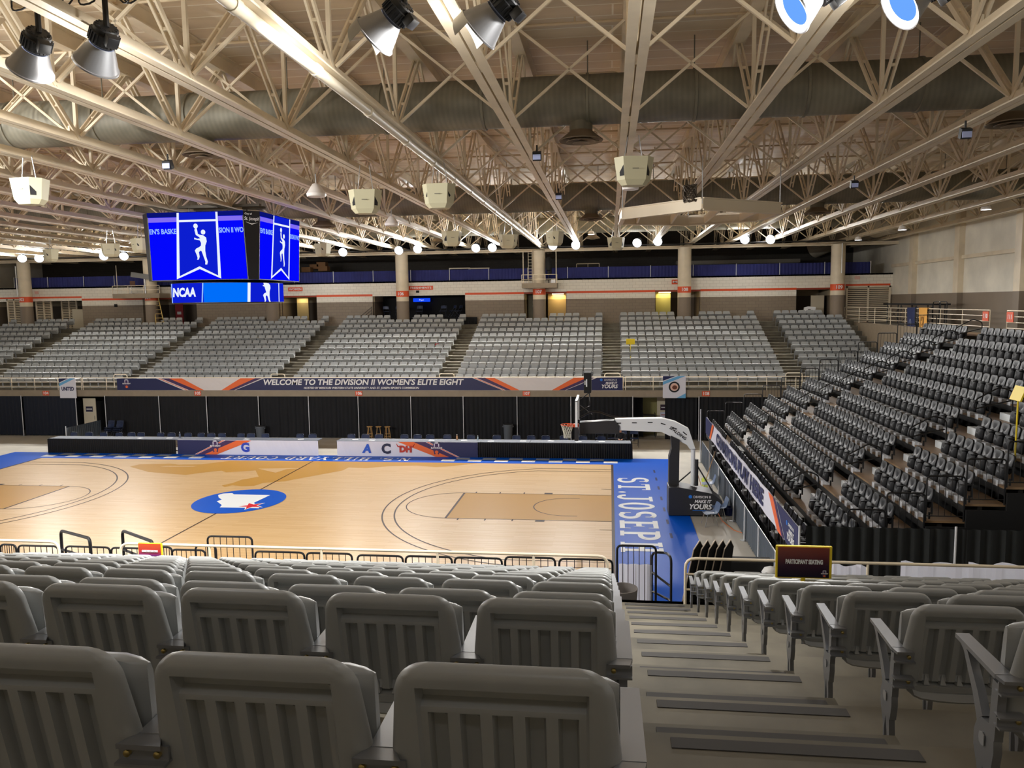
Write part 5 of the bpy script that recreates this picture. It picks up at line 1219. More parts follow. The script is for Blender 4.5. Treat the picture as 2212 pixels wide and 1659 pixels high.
mb=MB(); mb.tube([(-1.2,-.4,ztop),(-1.2,-.4,ztop+.5)],.03,6).tube([(.7,.4,ztop),(.7,.4,ztop+1.3)],.03,6).tube([(1.3,1.3,ztop),(1.3,1.3,ztop+1.4)],.02,6).tube([(-1.3,1.3,ztop),(-1.3,1.3,ztop+1.4)],.02,6).box((-1.6,-.5,ztop+.35),(1.6,-.3,ztop+.45)).box((-1.4,.3,ztop+.35),(1.4,.5,ztop+.45))
mb.build('hanging_frame',M('hang_grey',(120,116,106),.5),t)
# ================================================================== hung box speakers
SPK=M('ivory_speaker',(200,194,162),.5); SPB=M('speaker_mesh_black',(26,26,28),.7)
def speaker(u,v,z,rz,lab,horns=True,s=1.0,tilt=0):
    p=at(u,v,z=z); t=thing('hanging_speaker',lab,'speaker',p,rz,'ivory hanging speakers')
    w,w2,d,d2,h=.44*s,.30*s,.30*s,.22*s,.30*s
    pt=[(-w,-.08),(-w*.62,-d),(w*.62,-d),(w,-.08),(w*.7,d),(-w*.7,d)]
    vs=[(x,y,h) for x,y in pt]+[(x*.84,y*.84,-h*.62) for x,y in pt]+[(x*.62,y*.62,-h) for x,y in pt]
    mb=MB(); mb.add(vs,[tuple(range(6)),tuple(range(12,18))[::-1]]+[(r*6+i,(r+1)*6+i,(r+1)*6+(i+1)%6,r*6+(i+1)%6) for r in (0,1) for i in range(6)])
    mb.build('cabinet',SPK,t)
    for sx in (-1,1):
        a=Vector((sx*w*.84*.96,-.14*s,0)); b_=Vector((sx*w*.62*.96,-d*.93,0)); g=MB()
        f=lambda q,zz,o=.012: (a.lerp(b_,q).x*(1-.06*(h-zz)/h)+sx*o*.5, a.lerp(b_,q).y*(1-.06*(h-zz)/h)-o, zz)
        if horns: g.add([f(.1,h*.8),f(.95,h*.8),f(.95,-h*.35),f(.1,-h*.35)],[(0,1,2,3) if sx<0 else (3,2,1,0)])
        else: g.add([f(.5+.32*math.cos(k*PI/8),h*.25+.11*s*math.sin(k*PI/8)) for k in range(16)],[tuple(range(16))])
        g.build('driver_grille',SPB,t)
    MB().box((-.07,-d-.004,h*.1),(.07,-d+.002,h*.16)).build('maker_plate',M('plate_grey',(120,116,100),.4),t)
    mb=MB()
    for x in (-.2*s,.2*s): mb.tube([(x,0,h),(x*.6,0,h+max(.3,11.15-z-h))],.012,5)
    mb.build('hanger',STEEL,t)
SPL=[(65,415,10.3,-.1,True),(790,437,10.2,.2,True),(950,425,10.25,0,False),(1368,372,10.35,.15,True),(1098,522,10.25,.1,False),(1198,516,10.3,-.9,False),(1330,527,10.3,.2,True),(975,516,10.2,.4,True),(697,540,10.2,-.6,False),(240,541,10.2,.2,False),(110,552,10.2,-.7,False),(303,531,10.2,-.6,False)]
SLB=['ivory box speaker with a horn opening over the far side, above the scoreboard end','ivory box speaker with two black grilles below the middle trusses','wide ivory box speaker with two round holes over the court','ivory box speaker with two square black grilles over the hoop half','small ivory speaker with two round holes beyond the middle duct','tilted white speaker beside a lit lamp pair over the far seats','ivory speaker hanging under the truss in line with the hoop','brown shaded ivory speaker over the far seating beyond the middle duct','ivory speaker next to the scoreboard, above the boxes','ivory speaker between two bright lamps at the scoreboard end','ivory speaker beside the brightest lamp at the scoreboard end','ivory speaker partly behind the scoreboard edge']
for (u,v,z,rz,h),l in zip(SPL,SLB): speaker(u,v,z,rz,l,h)
# small pale hanging units
def puck(u,v,z,lab,s=1):
    p=at(u,v,z=z); t=thing('wireless_unit',lab,'device',p); MB().lathe([(.05,.26),(.1,.24),(.27*s,-.02),(.25*s,-.1),(.06,-.12)],20).build('shell',M('pale_plastic',(226,220,214),.4),t,smooth=40); MB().tube([(0,0,.25),(0,0,max(.4,11.12-z))],.02,6).build('rod',STEEL,t)
puck(683,417,10.6,'pale bell shaped unit hanging above the scoreboard'); puck(846,482,10.6,'pale bell shaped unit hanging beyond the two grille speaker'); puck(1362,401,10.45,'small white unit under the two grille speaker over the hoop half',.8)
for i,(u,v,z,l) in enumerate(((1160,337,10.95,'small black floodlight clamped on the truss over the hoop half'),(1207,424,10.95,'small black floodlight further along the same truss'),(363,356,10.9,'small dark lamp clamped on a truss above the scoreboard'),(2085,288,10.8,'small dark dome lamp under a truss by the gable wall'),(1845,398,10.8,'small dark lamp under a truss above the black seats'))):
    p=at(u,v,z=z); t=thing('clamp_lamp',l,'lamp',p); MB().cbox((0,0,0),(.2,.14,.2),Matrix.Rotation(.4,3,'X')).build('head',BLACKP,t); MB().box((-.09,-.1,-.1),(.09,-.08,.02)).build('lens',M('lamp_glass',(170,180,220),.2),t); MB().tube([(0,0,.05),(0,0,.25)],.02,6).build('clamp',BLACKP,t)
# hoist frame
t=thing('hoist_frame','cream rectangular steel frame hanging above the hoop, chain bag on top','frame',(0,0,0))
zf=10.05
cs=[at(1345,462,z=zf),at(1517,440,z=zf),at(1685,450,z=zf),at(1640,466,z=zf),at(1487,477,z=zf),at(1340,474,z=zf)]
n=len(cs)
for i in range(n):
    a,b_=cs[i],cs[(i+1)%n]; d=(b_-a); m=rot_to(d,(0,0,1)).to_3x3(); mb=MB(); mb.cbox((a+b_)/2,(.30,.05,d.length),m); mb.cbox((a+b_)/2+Vector((0,0,.15)),(.03,.14,d.length),m); mb.cbox((a+b_)/2-Vector((0,0,.15)),(.03,.14,d.length),m); mb.build('side_beam',CREAM2,t)
for f in (.12,.37,.62,.87):
    a=cs[5].lerp(cs[4],f*2) if f<.5 else cs[4].lerp(cs[3],(f-.5)*2); b_=cs[0].lerp(cs[1],f*2) if f<.5 else cs[1].lerp(cs[2],(f-.5)*2)
    d=b_-a; mb=MB(); mb.cbox((a+b_)/2,(.24,.05,d.length),rot_to(d,(0,0,1)).to_3x3()); mb.build('cross_beam',CREAM2,t)
p=cs[1]+Vector((-.3,.2,.3)); mb=MB()
for k in range(9): mb.tube([(p.x+.16*math.cos(a*.7+k),p.y+.14*math.sin(a*.7+k*.6),p.z+.22*math.sin(a*.7)) for a in range(10)],.02,5)
mb.build('chain_bag',M('dark_chain',(84,74,62),.5,metal=.5),t)
mb=MB()
for c in (cs[0],cs[1],cs[2],cs[4]): mb.tube([c,(c.x,c.y,11.3)],.015,5)
mb.build('hanger',STEEL,t)

# ================================================================== high bay lamps
HBB=M('lamp_housing_black',(18,18,20),.45); REF=M('lamp_reflector',(150,150,152),.35,metal=.7); LENS=E('lamp_lens',(226,238,255),26); LENSN=E('lamp_lens_blue',(96,150,255),1.3); RIMG=E('lamp_rim_glow',(240,246,255),3.0); VIS=M('lamp_visor',(150,146,138),.4,metal=.5)
SPOTS=[]
def mk_lamp():
    a=MB(); a.lathe([(.05,-.02),(.13,-.02),(.15,0),(.15,.05),(.17,.06),(.17,.2),(.15,.21),(.14,.24)],24)
    for k in range(24):
        q=2*PI*k/24; a.cbox((.175*math.cos(q),.175*math.sin(q),.13),(.02,.008,.13),Matrix.Rotation(q,3,'Z'))
    for k in range(14):
        q=2*PI*k/14; a.cbox((.115*math.cos(q),.115*math.sin(q),-.02),(.04,.012,.012),Matrix.Rotation(q,3,'Z'))
    a.bbox((-.28,-.07,-.02),(-.16,.07,.12),.01)
    r=MB(); r.lathe([(.155,.235),(.27,.52),(.285,.525),(.285,.545),(.27,.545),(.15,.25)],32,None,False)
    v=MB(); rows=[]
    for z in (.52,.70): rows.append([(.287*math.cos(-PI*.5+PI*i/14),.287*math.sin(-PI*.5+PI*i/14),z-.0*(i)+(-.1*math.cos((i-7)/7*1.4) if z>.6 else 0)+(0 if z<.6 else .06)) for i in range(15)])
    v.grid(rows).grid([[(p[0]*.97,p[1]*.97,p[2]) for p in q][::-1] for q in rows])
    l=MB(); l.lathe([(.02,.50),(.262,.505)],28,None,False); l.lathe([(.0001,.49),(.02,.50)],28,None,False)
    n_=MB(); n_.lathe([(.0001,.49),(.2,.50)],28,None,False).mat(1).lathe([(.2,.50),(.262,.507),(.268,.53)],28,None,False)
    global LNR; LNR=n_.mesh('lens',[LENSN,RIMG],None)
    return a.mesh('housing',HBB,40),r.mesh('reflector',REF,40),v.mesh('visor',VIS,40),l.mesh('lens',LENS,None)
LH,LR,LV,LL=mk_lamp()
def lamp(p,aim,lab,grp,power,visor=False,coil=True,spot=2.2,pipe_z=None,near=False):
    d=(Vector(aim)-Vector(p)).normalized()
    t=thing('high_bay_lamp',lab,'lamp',p,0,grp); m=rot_to(d,(0,0,1))
    def ch(nm,me):
        o=put(nm,me,t); o.matrix_local=m; return o
    ch('housing',LH); ch('reflector',LR); ch('lens',LNR if near else LL)
    if visor: ch('visor',LV)
    pz=(pipe_z or p[2]+.5)-p[2]
    mb=MB(); mb.tube([tuple(m@Vector((0,0,-.01))),(0,0,pz*.6),(0,0,pz)],.035,8).cbox((0,0,pz),(.1,.1,.12))
    mb.build('yoke',HBB,t)
    if coil:
        mb=MB()
        for k,(dx,rr) in enumerate(((.28,.11),(.36,.13),(-.26,.12))): mb.tube([(dx+rr*math.cos(a*PI/6),.04*math.sin(a+k),pz-.05+rr*math.sin(a*PI/6)) for a in range(13)],.012,5)
        mb.build('cable_coil',HBB,t)
    ld=bpy.data.lights.new('lamp_light','SPOT'); ld.energy=power; ld.spot_size=spot; ld.spot_blend=.4; ld.shadow_soft_size=.2; ld.color=(1,.985,.96)
    pd=bpy.data.lights.new('spill_fill','POINT'); pd.energy=power*(.055 if p[1]<0 else .03); pd.shadow_soft_size=.5; pd.color=(1,.96,.9); po=put('spill_fill',pd,t); po.matrix_local=m@Matrix.Translation((0,0,.62))  # extra point light at each lamp, added to brighten the ceiling
    lo=put('lamp_light',ld,t); q=m@Matrix.Translation((0,0,.58))@Matrix.Rotation(PI,4,'X'); lo.matrix_local=q
NEARL=[(84,72,True,0),(230,60,True,0),(873,10,True,1),(1104,-6,True,1),(1795,-40,True,0),(2030,-50,True,0)]
NLB=['black high bay lamp over the viewing block, at the scoreboard end of its pipe','black high bay lamp with hanging cable coils, beside the end lamp of its pipe','black lamp with a visor above the court centre, nearer the scoreboard','black lamp with a visor above the court centre, nearer the hoop','lit lamp with a blue white lens above the hoop half of the near pipe','lit lamp above the black seats side of the near pipe']
PWN=1900; PWF=1900; PWH=45
zl=11.0
for (u,v,c,vi),l in zip(NEARL,NLB):
    p=at(u,v,y=-18.6); p.z-=.0
    lamp(p,p+Vector((-.60,.40,-.70) if u<300 else (-.78,.25,-.57) if u<1200 else (-.8,-.12,-.58))*10,l,'near high bay lamps',PWN,bool(vi),True,1.75,p.z+.45,True)
pz_=at(862,20,y=-18.6).z+.45
o=MB().tube([(-32,0,0),(12,0,0)],.03,8).build('lamp_pipe',BLACKP,None,smooth=40); o.location=(0,-18.6,pz_); tag(o,'black steel pipe carrying the near row of lamps','pipe')
# out-of-view lamps continuing the row, more of them added to light the hoop end
for i,x in enumerate((-31,-29,-26.5,-24.5,-21.5,-19.5,-17,-15)):
    lamp(Vector((x,-18.6,10.9)),(x+22,8,2),'black high bay lamp added out of view on the near pipe, %s from its end'%ORD[i],'near high bay lamps',PWN,False,False,1.9,11.35)
FARL=[(40,561),(77,561),(218,556),(262,556),(740,547),(862,543),(903,540),(1030,538),(1066,537),(1198,533),(1248,532),(1382,527),(1427,524),(1617,520),(1673,520)]
for i,(u,v) in enumerate(FARL):
    p=at(u,v,y=21.0); p.z+=.28; p.y+=.45
    lamp(p,(-14+(p.x+14)*.45,-2.5,0),'lit high bay lamp on the far pipe, %s from the scoreboard end'%ORD[i],'far high bay lamps',PWF,False,False,2.5,10.95)
o=MB().tube([(-47,0,0),(14,0,0)],.035,8).build('lamp_pipe',BLACKP,None,smooth=40); o.location=(0,21.45,10.97); tag(o,'dark pipe carrying the far row of lamps','pipe')
# white downlights
def down(u,v,y,lab,pw=60,s=1):
    p=at(u,v,y=y); t=thing('downlight',lab,'lamp',p,0,'white downlights'); MB().lathe([(.06,.2),(.14*s,.16),(.2*s,0),(.19*s,-.02)],20,None,False).build('shade',M('pale_plastic',(226,220,214),.4),t,smooth=40); MB().lathe([(.001,.005),(.18*s,0)],20,None,False).build('lens',E('down_lens',(235,242,255),14),t); MB().tube([(0,0,.18),(0,0,max(.3,11.1-p.z))],.015,5).build('rod',STEEL,t)
    ld=bpy.data.lights.new('lamp_light','SPOT'); ld.energy=pw*4; ld.spot_size=2.9; ld.spot_blend=1; ld.shadow_soft_size=.4; lo=put('lamp_light',ld,t,(0,0,-.04))
for i,(u,v,y) in enumerate(((2130,452,6),(1949,496,13),(1854,518,19),(1277,506,18.5),(1647,491,22),(690,517,22.5))): down(u,v,y,'white downlight, '+['first along the gable wall','second along the gable wall side','third along the gable wall side, near the last column','below the air vent in line with the hoop','above the lamp pair by the column marked 108','beside the scoreboard above the ivory speaker'][i])
# unseen downlights over the viewing stand, added as fill for the near seats
for i,(x,y) in enumerate(((-9,-24.5),(-3.5,-24.5),(2,-24.5),(7.5,-24.5),(-6,-30),(0,-30),(6,-30))):
    t=thing('downlight','added fill downlight, unseen above the viewing stand, %s of its group'%ORD[i],'lamp',(x,y,10.9),0,'added fill downlights'); MB().lathe([(.06,.2),(.14,.16),(.2,0),(.19,-.02)],20,None,False).build('shade',M('pale_plastic',(226,220,214),.4),t,smooth=40); MB().lathe([(.001,.005),(.18,0)],20,None,False).build('lens',E('down_lens',(235,242,255),14),t); MB().tube([(0,0,.18),(0,0,.4)],.015,5).build('rod',STEEL,t)
    ld=bpy.data.lights.new('lamp_light','SPOT'); ld.energy=PWH; ld.spot_size=2.6; ld.spot_blend=.9; ld.shadow_soft_size=.35; ld.color=(1,1,1); lo=put('lamp_light',ld,t,(0,0,-.04))
# vertical bright tube on the last column
for i,(u,v0,v1) in enumerate(((1818,525,590),(38,575,640))):
    a=at(u,v0,y=23.85); b_=at(u,v1,y=23.85); o=MB().tube([(0,0,0),(0,0,a.z-b_.z)],.035,8).build('conduit_tube',M('bright_white_tube',(240,240,240),.3)); o.location=b_; tag(o,'white vertical tube on the %s column'%('last' if i==0 else 'outermost'),'tube')
# ================================================================== things by the hoop-end stand front
t=thing('champions_banner','long white CHAMPIONS PLAY HERE banner strung along the front of the hoop-end stand','banner',(4.2,0,0))
y0,y1=7.0,-10.3; z0,z1=1.64,2.36
rows=[]
for z in (z1,(z0+z1)/2,z0): rows.append([(.01*math.sin(i*.8+z*3),y0+(y1-y0)*i/70,z+(-.02*math.sin(PI*i/70))) for i in range(71)])
MB().grid([r[::-1] for r in rows]).grid([[(p[0]+.012,p[1],p[2]) for p in r] for r in rows]).build('sheet',BAN,t)
Yc=lambda u,v:at(u,v,x=4.2).y
def cpoly(nm,pts,mat,dx=-.025):
    MB().add([(dx,y,z) for y,z in pts],[tuple(range(len(pts)))]).build(nm,mat,t)
yt=lambda f:y0+(y1-y0)*f
cpoly('navy_panel',[(y0,z0),(y0,z1),(yt(.12),z1),(yt(.07),z0)],NAVY); cpoly('orange_swoosh',[(yt(.075),z0),(yt(.125),z1),(yt(.15),z1),(yt(.10),z0)],ORV)
cpoly('orange_swoosh',[(yt(.80),z1),(yt(.835),z1),(yt(.90),z0),(yt(.87),z0)],ORV); cpoly('purple_swoosh',[(yt(.835),z1),(yt(.85),z1),(yt(.915),z0),(yt(.90),z0)],PURP); cpoly('navy_panel',[(yt(.858),z1),(y1,z1),(y1,z0),(yt(.925),z0)],NAVY)
text('headline','CHAMPIONS PLAY HERE',.62,NAVY,t,(-.03,(yt(.2)+yt(.76))/2,(z0+z1)/2-.02),(0,-1,0),(0,0,1),bold=.03,shear=.1,fit=yt(.2)-yt(.76))
make_it(t,-.03,yt(.955),(z0+z1)/2,.72,(0,-1,0))
# stand-front drape line
mb=MB(); 
for i,y in enumerate((8.45,5.1,2.3,-1.4,-3.6,-5.9,-8.2,-10.6)):
    z=2.5 if i in (0,7) else 1.12
    pole(4.12,y,0,z,'white pole in the grey drape before the hoop-end stand, %s from the far end'%ORD[i])
ys_=[8.45,5.1,2.3,-1.4,-3.6,-5.9,-8.2,-10.6]
for i in range(7): drape(ys_[i],ys_[i+1],4.2,.03,1.0,GDR,'grey knee-high drape before the hoop-end stand, %s from the far end'%ORD[i],'grey stand-front drapes',70+i,axis='y',amp=.045,wl=.2)
o=MB().tube([(0,8.45,1.0),(0,-10.6,1.0)],.018,6).build('drape_rail',STEEL,None); o.location=(4.2,0,0); tag(o,'thin metal rail holding the grey stand-front drapes','rail')
# drive mechanism seen below the banner
for i in range(10):
    y=6.0-i*1.6; t=thing('stand_mechanism','black stand mechanism between the grey drape and white banner, %s from the far end'%ORD[i],'mechanism',(4.42,y,0),0,'stand mechanisms')
    MB().box((-.06,-.6,1.02),(.1,.6,1.08)).cbox((0,-.3,1.25),(.05,.05,.5),Matrix.Rotation(.5,3,'X')).cbox((0,.3,1.25),(.05,.05,.5),Matrix.Rotation(-.5,3,'X')).build('linkage',BLACKP,t); MB().bbox((-.1,-.18,1.08),(.12,.18,1.24),.02).build('seat_tub',M('dark_tub',(58,56,54),.5),t); MB().tube([(0,.6,0),(0,.6,1.5)],.025,6).tube([(0,-.6,0),(0,-.6,1.5)],.025,6).build('post',BLACKP,t)
# side drape
for i,(a,b_) in enumerate(((4.25,7.35),(7.35,10.4),(10.4,13.5))):
    drape(a,b_,-10.62,.03,2.5,M('black_side_drape',(20,24,24),.7,noise=.2),'tall black pleated drape closing the end of the hoop stand, %s panel from the court'%ORD[i],'black side drapes',90+i,amp=.06,wl=.26)
pole(7.35,-10.7,0,2.58,'white pole between the first and second tall black side drapes'); pole(10.4,-10.7,0,2.58,'white pole between the second and third tall black side drapes')
struct(MB().box((6.4,-9.9,0),(15.6,-9.8,1.2)).build('wall_stand_side',BLACKM))
mb=MB()
for i in range(2,12): mb.box((rowx(i),-9.76,0),(rowx(i+1),-9.7,rowz(i)-.12))
struct(mb.build('wall_stand_skirt',BLACKM))
# dust mop, chairs, cords
t=thing('dust_mop','green and yellow mop head on a long wooden handle leaning on the grey drape','mop',(3.35,1.3,0))
pm=at(1523,1042,x=3.75); pt_=at(1545,975,x=4.08)
a=Vector((pm.x,pm.y,pm.z))-Vector((3.35,1.3,0)); b_=Vector((pt_.x,pt_.y,pt_.z))-Vector((3.35,1.3,0))
MB().tube([a,b_],.017,8).build('handle',M('wood_handle',(196,158,108),.5),t,smooth=40)
mb=MB(); m=rot_to((b_-a),(0,1,0)).to_3x3(); mb.cbox(a,(.75,.16,.06),m)
for k in range(24): mb.cbox(a+m@Vector((-.36+.03*k,0,-.05)),(.018,.19+.02*(k%3),.05),m)
mb.build('mop_head',M('mop_yellow_green',(206,220,90),.9),t)
BCH=M('blue_grey_plastic',(92,110,140),.4)
def mk_shell():
    rows=[]
    for i in range(7):
        x=-.23+.46*i/6; e=abs(x/.23); rows.append([(x,-.22+.02*e,.43),(x,-.05,.44+.012*e),(x,.1,.43+.02*e*e),(x,.19,.45+.02*e),(x,.235,.55),(x*1.02,.27,.68),(x*.97,.30,.79-.03*e**3)])
    return MB().grid(rows).grid([[(p[0],p[1]+.012,p[2]-.012) for p in r] for r in rows[::-1]]).mesh('shell',BCH,60)
shell=mk_shell(); lg=MB()
chair_legs=[]
for sx in (-1,1):
    for sy in (-1,1): chair_legs.append(MB().tube([(sx*.17,sy*.12,.42),(sx*.22,sy*.22,0)],.012,8).mesh('leg',CHROME,40))
def pchair(x,y,rz,lab):
    o=thing('plastic_chair',lab,'chair',(x,y,0),rz,'blue grey plastic chairs'); put('shell',shell,o)
    for m in chair_legs: put('leg',m,o)
c1=at(1533,1135,z=0); pchair(c1.x,c1.y,-PI/2+.2,'blue grey plastic chair on chrome legs in front of the others by the hoop base')
c2=at(1552,1122,z=0); pchair(c2.x,c2.y,-PI/2+.1,'blue grey plastic chair beside the hoop base, just behind the front one')
c3=at(1528,1068,z=0); pchair(c3.x,c3.y,-PI/2,'blue grey plastic chair beyond the hoop base under the mop')
mb=MB(); mb.tube([at(1500,1000,x=3.0),at(1515,1050,z=.5),at(1540,1075,z=.35),at(1552,1110,z=.2),at(1560,1125,z=.015),at(1585,1145,z=.012),at(1606,1152,z=.012)],.012,5); o=mb.build('extension_cord',M('orange_cord',(214,120,70),.5)); tag(o,'orange cord hanging behind the hoop and running to the grey drape','cord')
t=thing('cord_reel','dark blue bucket behind the chairs at the hoop base','bucket',at(1574,1112,z=0)); MB().lathe([(.16,0),(.2,.28),(.18,.28),(.15,.02)],18,None,False).build('body',M('dark_blue_plastic',(26,40,92),.4),t)
# yellow sign on the black stand
p=at(2200,850,x=9.6); t=thing('aisle_sign','yellow board on a yellow post among the black seats at the picture edge','sign',(p.x,p.y,p.z-1.3)); MB().tube([(0,0,-.35),(0,0,1.15)],.02,6).build('post',M('yellow_plastic',(236,208,30),.5),t); MB().cbox((0,0,1.3),(.04,.5,.36),Matrix.Rotation(.35,3,'Y')).build('board',M('yellow_plastic',(236,208,30),.5),t)
# ================================================================== in front of the viewing stand
SHEET=translucent('white_sheet',(232,234,246),.6)
struct(MB().box((-13,-15.5,0),(.15,-14.3,1.9)).build('floor_folded_bleacher',BLACKM))
def nguard(u0,u1,vt,y,zb,lab,nb=7):
    a=at(u0,vt,y=y); b_=at(u1,vt,y=y); return guard(a.x,b_.x,y,a.z,zb,lab,'black barrier panels',nb)
GS=[(0,34,1176),(39,125,1178),(141,237,1180),(240,318,1183),(330,371,1181),(371,443,1187),(551,657,1191),(662,760,1194),(772,870,1199),(876,976,1201),(982,1084,1204),(1091,1199,1203),(1208,1323,1207)]
for i,(a,b_,v) in enumerate(GS): nguard(a,b_,v,-14.75,1.9,'black barrier panel before a white sheet, %s from the outer end, beyond the front railing'%ORD[i])
nguard(448,544,1158,-14.4,1.9,'tall black barrier panel standing above the others before the court')
nguard(422,466,1178,-15.0,1.9,'small bent black hand loop beside the tall barrier panel',2)
for i in range(11):
    x0=-12.2+i*1.1; o=MB().grid([[(x0+1.1*k/8,-14.62+.025*math.sin(k*1.7+i),z) for k in range(9)] for z in (2.72,2.3,1.9)]).build('white_sheet',SHEET); tag(o,'white sheet hung behind the black barrier panels, %s from the outer end'%ORD[i],'sheet','white sheets')
# black sloping handrails
def slope(u0,v0,u1,v1,y,lab):
    a=at(u0,v0,y=y); b_=at(u1,v1,y=y-.9); mb=MB(); d=.62
    mb.tube([tuple(v) for v in bend([(a.x,a.y,1.9),(a.x,a.y,a.z),(b_.x,b_.y,b_.z),(b_.x,b_.y,1.9)],.12)],.03,8).tube([(a.x,a.y,a.z-.38),(b_.x,b_.y,b_.z-.38)],.025,8)
    o=mb.build('stair_handrail',BLACKP,None,smooth=40); tag(o,lab,'handrail','black stair handrails')
slope(131,1146,194,1163,-14.4,'black sloping stair handrail in the gap of the front railing, outer one'); slope(264,1146,330,1170,-14.4,'black sloping stair handrail in the gap of the front railing, nearer the orange sign')
def yellow_sign(u0,u1,v0,v1,y,lab,word,cat='sign',sub=False):
    a=at(u0,v0,y=y); b_=at(u1,v1,y=y); w=b_.x-a.x; h=a.z-b_.z; t=thing('aisle_sign',lab,'sign',((a.x+b_.x)/2,y,b_.z)); YP=M('yellow_plastic',(236,208,30),.5)
    MB().bbox((-w/2,-.012,0),(w/2,.02,h),.012).build('frame',YP,t)
    g=bpy.data.materials.new('sign_gradient_%s'%word[:4].lower()); g.use_nodes=True; nt=g.node_tree; bs=nt.nodes['Principled BSDF']; bs.inputs['Roughness'].default_value=.25
    tc=nt.nodes.new('ShaderNodeTexCoord'); sp=nt.nodes.new('ShaderNodeSeparateXYZ'); cr=nt.nodes.new('ShaderNodeValToRGB'); nt.links.new(tc.outputs['Generated'],sp.inputs[0]); nt.links.new(sp.outputs['Z'],cr.inputs[0]); nt.links.new(cr.outputs[0],bs.inputs['Base Color'])
    cols=((22,20,44),(54,22,44),(132,52,28)) if sub else ((90,50,130),(200,60,60),(226,90,40))
    cr.color_ramp.elements[0].color=lin(cols[0])+(1,); cr.color_ramp.elements[1].color=lin(cols[2])+(1,); e=cr.color_ramp.elements.new(.4); e.color=lin(cols[1])+(1,)
    MB().box((-w/2+.035*w,-.018,.045*h),(w/2-.055*w,-.012,h*(.955))).build('poster',g,t)
    text('word',word,h*.18,WTXT,t,(-.0*w,-.022,h*(.52 if sub else .42)),(1,0,0),(0,0,1),bold=.003,fit=w*.66)
    if sub: crest(t,w*.36,-.022,h*.17,.11)
    return t,w,h
t,w,h=yellow_sign(1676,1796,1177,1251,-20.6,'yellow framed PARTICIPANT SEATING sign standing on the grey seats',"PARTICIPANT SEATING",sub=True)
MB().tube([(0,.01,-.50),(0,.01,.05)],.02,8).build('post',M('yellow_plastic',(236,208,30),.5),t)
t,w,h=yellow_sign(298,352,1172,1203,-16.6,'orange and purple COURTSIDE sign in a yellow frame on the front railing',"COURTSIDE SEATING")
# bottom of the near steps
nguard(1333,1417,1178,-14.9,2.0,'black barrier panel with a white sheet at the foot of the near steps')
o=MB().grid([[(at(1337+70*k/8,1210,y=-14.8).x,-14.8+.03*math.sin(k*2.1),z) for k in range(9)] for z in (2.95,2.5,2.05)]).build('white_sheet',SHEET); tag(o,'white sheet tied to the barrier panel at the foot of the near steps','sheet')
struct(MB().box((.15,-15.6,0),(1.45,-14.5,1.98)).build('floor_folded_bleacher',BLACKM))
mb=MB(); z=1.98
a=at(1408,1193,y=-14.6); b_=at(1450,1205,y=-14.9)
mb.tube([tuple(v) for v in bend([(a.x,a.y,z),(a.x,a.y,a.z),((a.x+b_.x)/2+.1,a.y,a.z),(b_.x,b_.y,b_.z),(b_.x,b_.y,z)],.1)],.022,8).tube([(a.x,a.y,2.75),(b_.x,b_.y,2.6)],.02,6).tube([(a.x,a.y,2.4),(b_.x,b_.y,2.35)],.02,6)
o=mb.build('stair_handrail',BLACKP,None,smooth=40); tag(o,'black tube handrail at the foot of the near steps before the blue paint','handrail')
t=thing('equipment_bag','black rounded equipment bag with white letters at the foot of the near steps','bag',(at(1415,1275,y=-14.95).x,-14.95,1.98)); MB().lathe([(.001,.32),(.12,.29),(.2,.18),(.22,.05),(.2,0)],18).build('body',BLACKM,t,smooth=60); text('letters','A  SA',.09,WTXT,t,(0,-.205,.17),(1,0,0),(0,.3,1))
t=thing('grey_bin','grey plastic container tucked beside the end seat at the foot of the near steps','bin',(.14,-15.42,2.0)); MB().lathe([(.2,0),(.26,.75),(.24,.75),(.18,.03)],20,None,False).build('body',M('grey_brown_plastic',(112,106,102),.5),t,smooth=40)
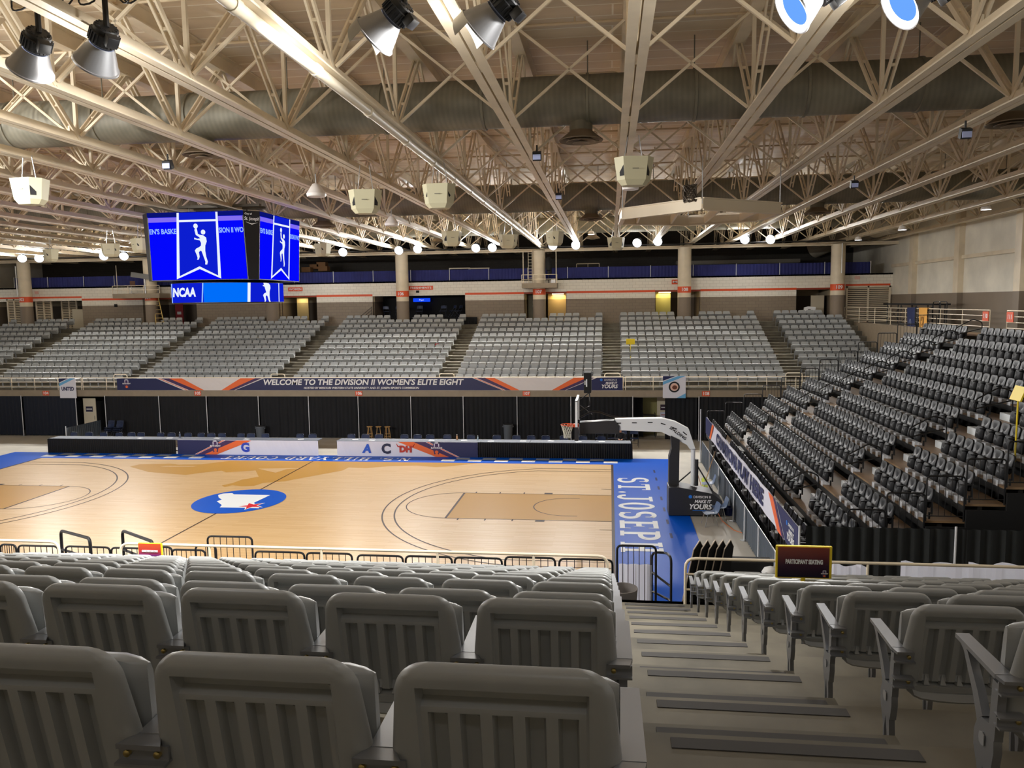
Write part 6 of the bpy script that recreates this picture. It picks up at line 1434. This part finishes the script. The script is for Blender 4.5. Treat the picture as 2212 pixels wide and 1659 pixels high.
for i in range(5):
    x=1.22+.13*i; t=thing('folded_riser','folded black riser section leaning at the end of the near stand, %s from the steps'%ORD[i],'riser',(x,-14.9+.02*i,1.3),-.9,'folded black risers')
    MB().prism([(-.35,0),(.0,2.02),(.12,2.15),(.2,2.02),(.06,0)],.03,lambda a,c,d:(d-.015+(c*.10),a,c)).build('panel',BLACKM,t); MB().tube([(0,-.36,0),(.202,-.0,2.02),(.215,.12,2.16),(.202,.21,2.02)],.013,6).build('edge_trim',M('pale_edge',(190,176,160),.4,metal=.5),t)
struct(MB().box((1.45,-15.6,0),(2.6,-14.5,1.3)).build('floor_folded_bleacher',BLACKM))
o=MB().bbox((2.0,-14.6,1.3),(2.75,-14.3,2.98),.02).build('road_case',BLACKM); tag(o,'black upright case behind the folded risers','case')
# white sheets beyond the sign
for i,(u0,u1,v0,v1) in enumerate(((1796,1873,1220,1245),(1946,2090,1215,1252),(2092,2240,1217,1254))):
    a=at(u0,v0,y=-14.6); b_=at(u1,v1,y=-14.6); o=MB().grid([[(a.x+(b_.x-a.x)*k/12,-14.6+.03*math.sin(k*1.4),z+(.03*math.sin(k*.9+i) if z==a.z else 0)) for k in range(13)] for z in (a.z,(a.z+b_.z)/2,b_.z-.8)]).build('white_sheet',SHEET); tag(o,'white sheet spread below the front railing beyond the sign, %s from the steps'%ORD[i],'sheet','white sheets beyond the sign')
struct(MB().box((3.0,-14.55,0),(9,-14.3,1.7)).build('floor_folded_bleacher',BLACKM))
p=at(1664,1237,y=-14.6); t=thing('white_helmet','white and black rounded object lying beside the PARTICIPANT SEATING sign','helmet',p); MB().lathe([(.001,.12),(.1,.1),(.15,.02),(.13,-.06)],16).build('shell',WHITE,t,smooth=60); MB().cbox((0,-.12,0),(.2,.08,.07)).build('visor',BLACKM,t)
# ================================================================== world and view
W_=bpy.data.worlds.new('world'); S.world=W_; W_.use_nodes=True
W_.node_tree.nodes['Background'].inputs[0].default_value=(1,.97,.93,1); W_.node_tree.nodes['Background'].inputs[1].default_value=.38
vs_=S.view_settings; vs_.view_transform='Standard'; vs_.look='None'; vs_.exposure=0; vs_.gamma=1; vs_.use_curve_mapping=False
S.cycles.max_bounces=8; S.cycles.diffuse_bounces=6; S.cycles.glossy_bounces=3
print('objects',len(bpy.data.objects))
